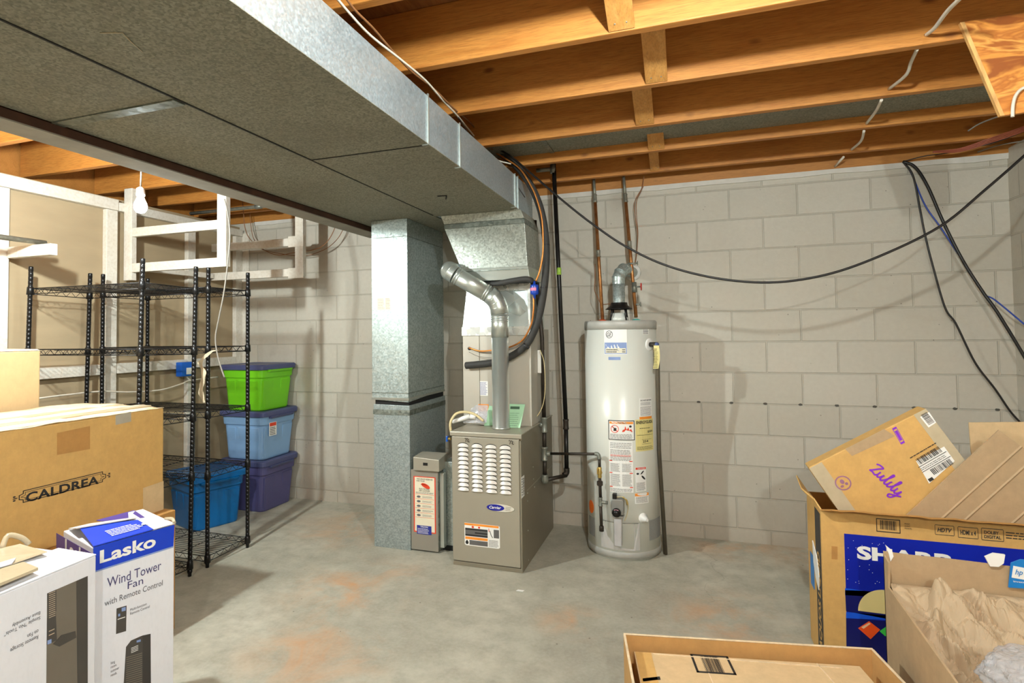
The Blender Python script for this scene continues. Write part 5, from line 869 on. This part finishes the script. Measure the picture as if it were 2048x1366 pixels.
# script lettering drawn in the pen direction of the word, baseline running down to the right
z0, z1 = FZf(*zuv(1742, 946)), FZf(*zuv(1792, 993)); bx = (FZf(*zuv(1797, 992)) - FZf(*zuv(1738, 935))); L = bx.length; G = frame(FZf(*zuv(1740, 940)), bx, Vector((bx.z, 0, -bx.x)) * (1 if bx.z > 0 else -1), (0, -1, 0))
S = L / 5.0; m = MB(); strokes = [[(-.05, 1.05), (.25, 1.2), (.75, 1.2), (.5, .8), (.1, .15), (.0, .0), (.3, .05), (.7, -.02), (.85, .15)], [(.9, .65), (.92, .2), (1.1, .02), (1.3, .25), (1.42, .65), (1.42, .2), (1.6, .0), (1.85, .35)], [(1.85, .35), (2.1, 1.1), (2.15, 1.45), (2.0, 1.4), (1.98, .6), (2.05, .08), (2.25, .05), (2.42, .3)], [(2.45, .62), (2.43, .25), (2.55, .02), (2.75, .15), (2.95, .5)], [(2.95, .5), (3.15, 1.1), (3.2, 1.45), (3.05, 1.4), (3.0, .6), (3.08, .08), (3.25, .05), (3.42, .3)], [(3.45, .68), (3.45, .25), (3.65, .05), (3.85, .3), (3.98, .68), (3.95, 0), (3.75, -.6), (3.45, -.75), (3.35, -.5), (3.65, -.25), (4.1, .05), (4.35, .25)]]
for sp_ in strokes: ribbon(m, G, [(a * S * 1.12, b * S * 1.15) for a, b in sp_], S * .21, .0014)
m.ell(G, 2.5 * S * 1.12, .82 * S, S * .1, S * .1, .0008, .0014, 12); m.build('purple_lettering', M['purple'], tz)
m = MB(); c0 = zuv(1686, 966); 
for k in range(20): q0, q1 = 2 * math.pi * k / 20, 2 * math.pi * (k + 1) / 20; f = lambda q, r: (c0[0] + r * math.cos(q), c0[1] + r * math.sin(q)); m.slab(FZf, [f(q0, .030), f(q1, .030), f(q1, .025), f(q0, .025)], .0004, .001)
m.ell(FZf, c0[0], c0[1] + .006, .008, .010, .0004, .001, 10); m.ell(FZf, c0[0] - .01, c0[1] - .01, .007, .005, .0004, .001, 10); m.ell(FZf, c0[0] + .01, c0[1] - .008, .006, .006, .0004, .001, 10); m.build('faded_stamp', basic('faded_purple', (150, 104, 130), .7), tz)
cp = [zuv(*q) for q in ((1784, 857), (1792, 853), (1810, 885), (1802, 889))]; m = MB(); ctr = (sum(p[0] for p in cp) / 4, sum(p[1] for p in cp) / 4)
for i in range(4): p, q_ = cp[i], cp[(i + 1) % 4]; m.slab(FZf, [p, q_, (q_[0] + (ctr[0] - q_[0]) * .22, q_[1] + (ctr[1] - q_[1]) * .22), (p[0] + (ctr[0] - p[0]) * .22, p[1] + (ctr[1] - p[1]) * .22)], .0004, .001)
m.slab(FZf, [(p[0] + (ctr[0] - p[0]) * .4, p[1] + (ctr[1] - p[1]) * .4) for p in cp], .0004, .001); m.build('small_stamp', M['purple'], tz)
# loose corrugated sheet in front of it
pts = [ay(-1.36 - 0 * k, *q) for k, q in enumerate(((1795, 1032), (1982, 855), (2052, 908), (2140, 990), (2070, 1060), (1850, 1060)))]
for p in pts: p.y = -1.402 - .03 * max(0, (p.z - .62))
g0 = pts[1]; d1 = (pts[0] - pts[1]).normalized(); d2 = (pts[3] - pts[1]); d2 = (d2 - d1 * d2.dot(d1)).normalized(); L1, L2 = (pts[0] - pts[1]).length + .02, .42
m = MB(); n_ = Vector((0, -1, -.03)).normalized(); G = lambda a, b, c=0.0: g0 + d1 * a + d2 * b + n_ * c; prof = [(0, 0), (.085, 0), (.09, .003), (.095, 0), (.14, 0), (.145, .003), (.15, 0), (.25, 0), (.255, .003), (.26, 0), (.34, 0), (.345, .002), (.35, 0), (L2, 0)]
A_ = [m.v(G(0, b, .006 + c)) for b, c in prof]; B_ = [m.v(G(L1, b, .006 + c)) for b, c in prof]; A2 = [m.v(G(0, b, c)) for b, c in prof]; B2 = [m.v(G(L1, b, c)) for b, c in prof]
for i in range(len(prof) - 1): m.bm.faces.new((A_[i], A_[i + 1], B_[i + 1], B_[i])); m.bm.faces.new((A2[i], A2[i + 1], B2[i + 1], B2[i]))
m.bm.faces.new((A_[0], B_[0], B2[0], A2[0])); m.bm.faces.new((A_[-1], B_[-1], B2[-1], A2[-1])); m.bm.faces.new(A_ + A2[::-1]); m.bm.faces.new(B_ + B2[::-1])
tag(m.build('corrugated_sheet', M['card_grey']), 'flat pale corrugated cardboard sheet standing on its corner in the television carton', 'cardboard sheet')

# open carton filled with crumpled kraft paper
QX0, QX1, QY0, QY1 = .622, 1.40, -2.72, -1.80
t = thing('cardboard_box', 'open grey-brown carton stuffed with crumpled kraft paper, in the lower right corner', 'cardboard box', (1.0, -2.25, 0))
m = MB(); P = [(QY0, 0), (QY1, 0), (QY1, .61), (QY1 - .05, .60), (QY1 - .04, .515), (QY0, .475)]; m.hexa([(QX0, a, b) for a, b in P], [(QX0 + .006, a, b) for a, b in P]); m.build('side_panel', M['card_grey'], t)
m = MB(); P = [(QX0, 0), (QX1, 0), (QX1, .60), (1.1, .608), (.90, .615), (.80, .618), (.70, .618), (QX0, .622)]; m.hexa([(a, QY1, b) for a, b in P], [(a, QY1 - .006, b) for a, b in P]); m.build('back_panel', M['card_grey'], t)
MB().box(QX1 - .006, QY0, 0, QX1, QY1 - .006, .55).build('side_panel', M['card_grey'], t); MB().box(QX0 + .006, QY0, 0, QX1 - .006, QY0 + .006, .46).build('front_panel', M['card_grey'], t); MB().box(QX0 + .006, QY0 + .006, 0, QX1 - .006, QY1 - .006, .006).build('bottom_panel', M['card_grey'], t)
m = MB(); P = [ay(QY1 - .008, *q) for q in ((1968, 1112), (1985, 1105), (2008, 1108), (2005, 1125), (1995, 1132), (1978, 1131))]; m.hexa(P, [p + Vector((0, -.008, 0)) for p in P]); m.build('torn_paper', M['paper_white'], t)
m = MB(); P = [ay(QY1 - .004, *q) for q in ((1770, 1089), (1783, 1100), (1786, 1112), (1780, 1122), (1777, 1108))]; m.hexa(P, [p + Vector((0, -.006, 0)) for p in P]); m.build('torn_paper', M['paper_white'], t)
lbp = [ay(QY1 - .012, *q) for q in ((2016, 1174), (2021, 1125), (2040, 1118), (2075, 1122), (2075, 1178))]; m = MB(); m.hexa(lbp, [p + Vector((0, -.004, 0)) for p in lbp]); lb = m.build('blue_label', M['sky_blue'], t)
G = frame(ay(QY1 - .016, 2023, 1155), (1, 0, .0), (0, 0, 1), (0, -1, 0)); MB().slab(G, [(.0, .0), (.034, -.003), (.038, .034), (.006, .038)], 0, .0008).build('logo_field', M['paper_white'], lb); text(G, 'hp', .009, .006, .020, .022, M['sky_blue'], lb, n=.0016, bold=.01, shear=.3); text(G, 'invent', .004, -.014, .030, .006, M['paper_white'], lb, n=.001)
# crumpled kraft paper, draped up to the back panel
def crease(x, y, s, k):
    d, _ = noise.voronoi(Vector((x * s + k, y * s * .7 + .25 * x * s, k))); return d[1] - d[0]
m = MB(); nx, ny = 190, 190; g = []
for i in range(nx + 1):
    row = []
    for j in range(ny + 1):
        a, b = i / nx, j / ny; x = QX0 + .012 + (QX1 - QX0 - .024) * a; y = QY0 + .25 + (QY1 - .016 - QY0 - .25) * b
        z = .35 + .17 * b ** 1.5 - .07 * a * (1 - b) - .11 * math.exp(-((a - .12) / .16) ** 2) * (1 - b)
        e = min(1, min(a, 1 - a, 1 - b) * 9)
        xr, yr = x * .80 + y * .60, y * .80 - x * .60; z += e * (.16 * min(.55, crease(xr * 1.5, yr * .62, 4.0, 3)) + .085 * crease(xr * 1.3 + .3, yr * .7, 8, 7) + .05 * crease(x + .05 * noise.noise((x * 9, y * 9, 1)), y, 17, 11) + .022 * crease(x, y, 40, 2) - .02)
        u_ = (x - .66) * .55 + (y + 1.85) * .83; w_ = (x - .66) * .83 - (y + 1.85) * .55 - .10; z += e * .035 * math.exp(-(w_ / .022) ** 2) * (1 if b < .96 else .3)
        row.append(m.v((x + e * .012 * noise.noise((x * 14, y * 14, 5)), y, min(z, .61))))
    g.append(row)
for i in range(nx):
    for j in range(ny): m.bm.faces.new((g[i][j], g[i + 1][j], g[i + 1][j + 1], g[i][j + 1]))
tag(m.build('packing_paper', M['kraft'], None, 0, 2, None, 0, .0015), 'crumpled brown kraft packing paper heaped in the open corner carton', 'packing paper')
# bubble of clear plastic
m = MB(); bmesh.ops.create_icosphere(m.bm, subdivisions=5, radius=1); c = Vector((.83, -2.37, .525))
for v in m.bm.verts:
    d = v.co.normalized(); r = .135 + .02 * noise.noise(d * 2.2) - .022 * min(.6, (lambda q: q[1] - q[0])(noise.voronoi(d * 3.2)[0])) + .008 * noise.noise(d * 9); v.co = c + Vector((d.x * r * 1.15, d.y * r * 1.0, d.z * r * .55))
for f in m.bm.faces: f.smooth = True
tag(m.build('plastic_bag', M['bag']), 'shiny crumpled clear plastic bag on the packing paper at the lower right', 'plastic bag')

# open carton at the bottom edge with a closed carton inside
LBk, RBk = Vector((-.225, -2.10, 0)), Vector((.575, -1.945, 0)); ub = (RBk - LBk).normalized(); vb = Vector((ub.y, -ub.x, 0)); BW = (RBk - LBk).length * .96; BD = .41; BH = .355
t = thing('cardboard_box', 'wide open carton cut off by the bottom edge, a smaller carton lying inside', 'cardboard box', (LBk + RBk) / 2 + vb * .3)
G = lambda a, b, z=0.0: LBk + ub * a + vb * b + Vector((0, 0, z))
def wall(nm, a0, b0, a1, b1, z0, z1, mat='card', par=None): return MB().hexa([G(a0, b0, z0), G(a1, b0, z0), G(a1, b1, z0), G(a0, b1, z0)], [G(a0, b0, z1), G(a1, b0, z1), G(a1, b1, z1), G(a0, b1, z1)]).build(nm, M[mat], par or t, .0015)
wall('back_panel', 0, 0, BW, .006, 0, BH, 'card_inner'); wall('side_panel', 0, .006, .006, BD, 0, BH, 'card_inner'); wall('side_panel', BW - .006, .006, BW, BD, 0, BH, 'card_inner'); wall('front_panel', .006, BD - .006, BW - .006, BD, 0, BH); wall('bottom_panel', .006, .006, BW - .006, BD - .006, 0, .006)
for (a0, b0, a1, b1) in ((0, -.001, BW, .007), (-.001, .007, .007, BD), (BW - .007, .007, BW + .001, BD)): wall('torn_edge', a0, b0, a1, b1, BH, BH + .004, 'card_edge')
tn_ = thing('cardboard_box', 'closed pale carton with a framed barcode lying inside the open carton at the bottom', 'cardboard box', (LBk + RBk) / 2 + vb * .3); i0, i1, j0, j1, IZ = .03, BW - .055, .035, BD - .03, .318
wall('carton', i0, j0, i1, j1, .008, IZ, 'card_pale', tn_); wall('top_seam', i0 + .05, j0 + .002, i0 + .053, j1, IZ, IZ + .001, 'card_dark', tn_)
TF = lambda u, v, n=0.0: G(u, v, IZ + n); 
MB().slab(TF, [(i0 + .004, j0 + .004), (i0 + .055, j0 + .004), (i0 + .055, j1), (i0 + .004, j1)], 0, .0012).build('tape_strip', M['card'], tn_); MB().slab(TF, [(i0 + .06, j0 + .012), (i1 - .06, j0 + .022), (i1 - .06, j0 + .018), (i0 + .06, j0 + .008)], 0, .002).build('fold_line', M['card_edge'], tn_)
MB().slab(TF, [(i1 - .13, j0 + .004), (i1 - .127, j0 + .004), (i1 - .10, j1), (i1 - .103, j1)], 0, .002).build('fold_line', M['card_edge'], tn_); MB().slab(TF, [(i0 + .215, j0 + .004), (i0 + .218, j0 + .004), (i0 + .22, j1), (i0 + .217, j1)], 0, .001).build('fold_line', M['card_edge'], tn_)
tinv = lambda x, y: (lambda p: ((p - LBk).dot(ub), (p - LBk).dot(vb)))(az(IZ, x, y)); c4 = [tinv(*q) for q in ((1385, 1308.5), (1462, 1314), (1467, 1350.5), (1388, 1344))]; m = MB()
sx0 = (c4[0][0] + c4[3][0]) / 2; sx1 = (c4[1][0] + c4[2][0]) / 2; sy0 = (c4[0][1] + c4[1][1]) / 2; sy1 = (c4[2][1] + c4[3][1]) / 2; e = .007
for r_ in ((sx0, sy0, sx1, sy0 + e), (sx0, sy1 - e, sx1, sy1), (sx0, sy0, sx0 + e, sy1), (sx1 - e, sy0, sx1, sy1)): m.slab(TF, [(r_[0], r_[1]), (r_[2], r_[1]), (r_[2], r_[3]), (r_[0], r_[3])], .0, .0012)
bars(m, TF, sx0 + .03, sy0 + e, sx1 - .03, sy1 - e, .0012, 3, 24); m.build('barcode', M['ink'], tn_)
a = tinv(1283, 1351); b = tinv(1335, 1351); text(lambda u, v, n=0.0: TF(a[0] + (.055 - v) * 1.0, a[1] + u, n), '12', .0, -.0, .10, .055, M['ink'], tn_, n=.0012, bold=.02, shear=.2)

# ------------------------------------------------------------------ plywood plate and cables at the ceiling
gy = -1.612; P = [ay(gy, *q) for q in ((1925, 48), (2110, 22), (2110, 218), (2005, 234))]; t = thing('plywood_plate', 'tapering plywood plate hanging from the joists in the upper right corner', 'plywood', P[3])
m = MB(); m.hexa(P, [p + Vector((0, -.016, 0)) for p in P]); m.build('plate', M['ply'], t)
m = MB(); m.hexa([P[0] + Vector((-.013, -.016, 0)), P[0] + Vector((-.0005, -.0165, 0)), P[0] + Vector((-.0005, 0, 0)), P[0] + Vector((-.013, 0, 0))], [P[3] + Vector((-.013, -.016, 0)), P[3] + Vector((-.0005, -.0165, 0)), P[3] + Vector((-.0005, 0, 0)), P[3] + Vector((-.013, 0, 0))]); m.build('ply_edge', M['ply_edge'], t)
cable('white_cable_loop', [ay(gy - .03, *q) for q in ((2065, 172), (2045, 177), (2032, 190), (2026, 210), (2025, 234))], .0055, M['cable_white'], 'short loop of white cable at the lower corner of the plywood plate', 'cable')
NM = [(ay(-2.02, 1925, -8), ay(-1.85, 1895, 22), ay(-1.7, 1870, 55), ay(-1.607, 1852, 70)), (ay(-1.56, 1835, 97), ay(-1.4, 1822, 125), ay(-1.3, 1812, 150), ay(-1.107, 1778, 178)), (ay(-1.06, 1763, 200), ay(-.9, 1752, 222), ay(-.658, 1733, 247)), (ay(-.61, 1728, 262), ay(-.45, 1722, 282), ay(-.197, 1703, 299)), (ay(-.15, 1687, 314), ay(-.02, 1670, 333))]
t = thing('joist_cable', 'white electrical cable threaded through holes in the joists toward the back wall', 'cable', NM[-1][-1])
for sg in NM: cable('cable_run', sg, .0068, M['cable_white'], parent=t)
HO = ay(-.03, 1806, 323)
cable('black_cable', [HO] + [ay(-.05, *q) for q in ((1826, 352), (1840, 420), (1850, 470), (1865, 530), (1890, 615), (1912, 648), (1950, 725), (1990, 778), (2020, 822), (2045, 850))], .0055, M['cable_black'], 'thin black cable falling down the block wall to the television carton', 'cable')
cable('blue_cable', [HO] + [ay(y, *q) for y, q in ((-.04, (1822, 345)), (-.06, (1850, 410)), (-.08, (1885, 460)), (-.10, (1930, 530)), (-.12, (1965, 585)), (-.14, (1990, 600)), (-.17, (2048, 648)), (-.2, (2075, 672)))], .0042, M['cable_blue'], 'bright blue network cable hanging from the corner of the joists', 'cable')
cable('black_cable', [HO] + [ay(y, *q) for y, q in ((-.05, (1830, 334)), (-.08, (1855, 372)), (-.10, (1887, 445)), (-.12, (1925, 520)), (-.14, (1965, 583)), (-.16, (1995, 625)), (-.18, (2048, 712)), (-.2, (2075, 760)))], .0085, M['cable_black'], 'thick pair of black cables hanging beside the blue cable', 'cable')
yc = -.86
cable('long_black_cable', [ay(-.80, 985, 292), ay(-.80, 1020, 312), ay(-.82, 1060, 345)] + [ay(yc, *q) for q in ((1130, 405), (1185, 448), (1250, 492), (1330, 530), (1430, 556), (1540, 565), (1650, 550), (1760, 512), (1880, 453), (1970, 380), (2048, 312))] + [ay(yc, 2080, 280)], .0062, M['cable_black'], 'long black cable sagging in front of the block wall from duct to right corner', 'cable')
t = thing('red_wire_bundle', 'bundle of reddish wires running under the joists in the right corner', 'wire', ay(-.15, 1870, 302))
for k in range(4): cable('wire', [ay(-.13 - .01 * k, 1866, 303 + .5 * k), ay(-.15, 1920, 297 + 2 * k), ay(-.2, 1985, 275 + 3 * k), ay(-.3, 2040, 256 + 3 * k), ay(-.35, 2090, 236 + 3 * k)], .0035, M['cable_red'], parent=t)
cable('black_wire', [HO, ay(-.08, 1850, 312), ay(-.12, 1900, 305), ay(-.2, 1985, 286), ay(-.3, 2050, 262)], .003, M['cable_black'], 'thin black wire just under the reddish wires', 'wire')
cable('grey_wire', [ay(-.62, 1936, 262), ay(-.66, 1960, 247), ay(-.8, 2000, 232), ay(-1.0, 2040, 222)], .0035, M['cable_grey'], 'short grey wire entering a joist near the plywood plate', 'wire'); cable('grey_wire', [ay(-.04, 1955, 304), ay(-.1, 2000, 290), ay(-.2, 2060, 280)], .0035, M['cable_grey'], 'short grey wire in the dark top right corner of the block wall', 'wire')
# wires lying over the duct edge
def over(pts, z=2.352): return [az(z + .01 * noise.noise((i * .7, z * 40, 0)), *q) for i, q in enumerate(pts)]
cable('pale_wire', over([(660, -20), (700, 28), (742, 72), (800, 118), (850, 160), (885, 200), (915, 232)], 2.41) + [ay(-1.2, 940, 262), ay(-.95, 965, 292), ay(-.82, 990, 318), ay(-.77, 1022, 328)], .0045, M['cable_white'], 'pale wire running along the top edge of the duct', 'wire')
cable('brown_wire', over([(680, -20), (710, 20), (745, 55), (775, 90), (820, 140), (870, 180), (905, 215)], 2.42) + [ay(-1.2, 940, 245), ay(-1.0, 962, 272), ay(-.85, 985, 300)], .004, M['cable_brown'], 'brown wire running along the top edge of the duct', 'wire')
cable('black_wire', [az(2.36, 917, 235), ay(-1.1, 950, 285), ay(-.95, 985, 322), ay(-.80, 1020, 352), ay(-.76, 1050, 395)], .003, M['cable_black'], 'thin black wire draped down the bright side of the duct', 'wire')

p = az(0, 1040, 1182); F = frame((p.x, p.y, 0), (1, .15, 0), (0, 1, 0), (0, 0, 1)); tag(MB().slab(F, [(-.02, -.006), (.018, -.008), (.024, .004), (-.012, .009)], .0005, .004).build('paper_chip', M['paper_white'], None, .0008), 'tiny white chip lying on the open concrete floor in front of the furnace', 'debris')
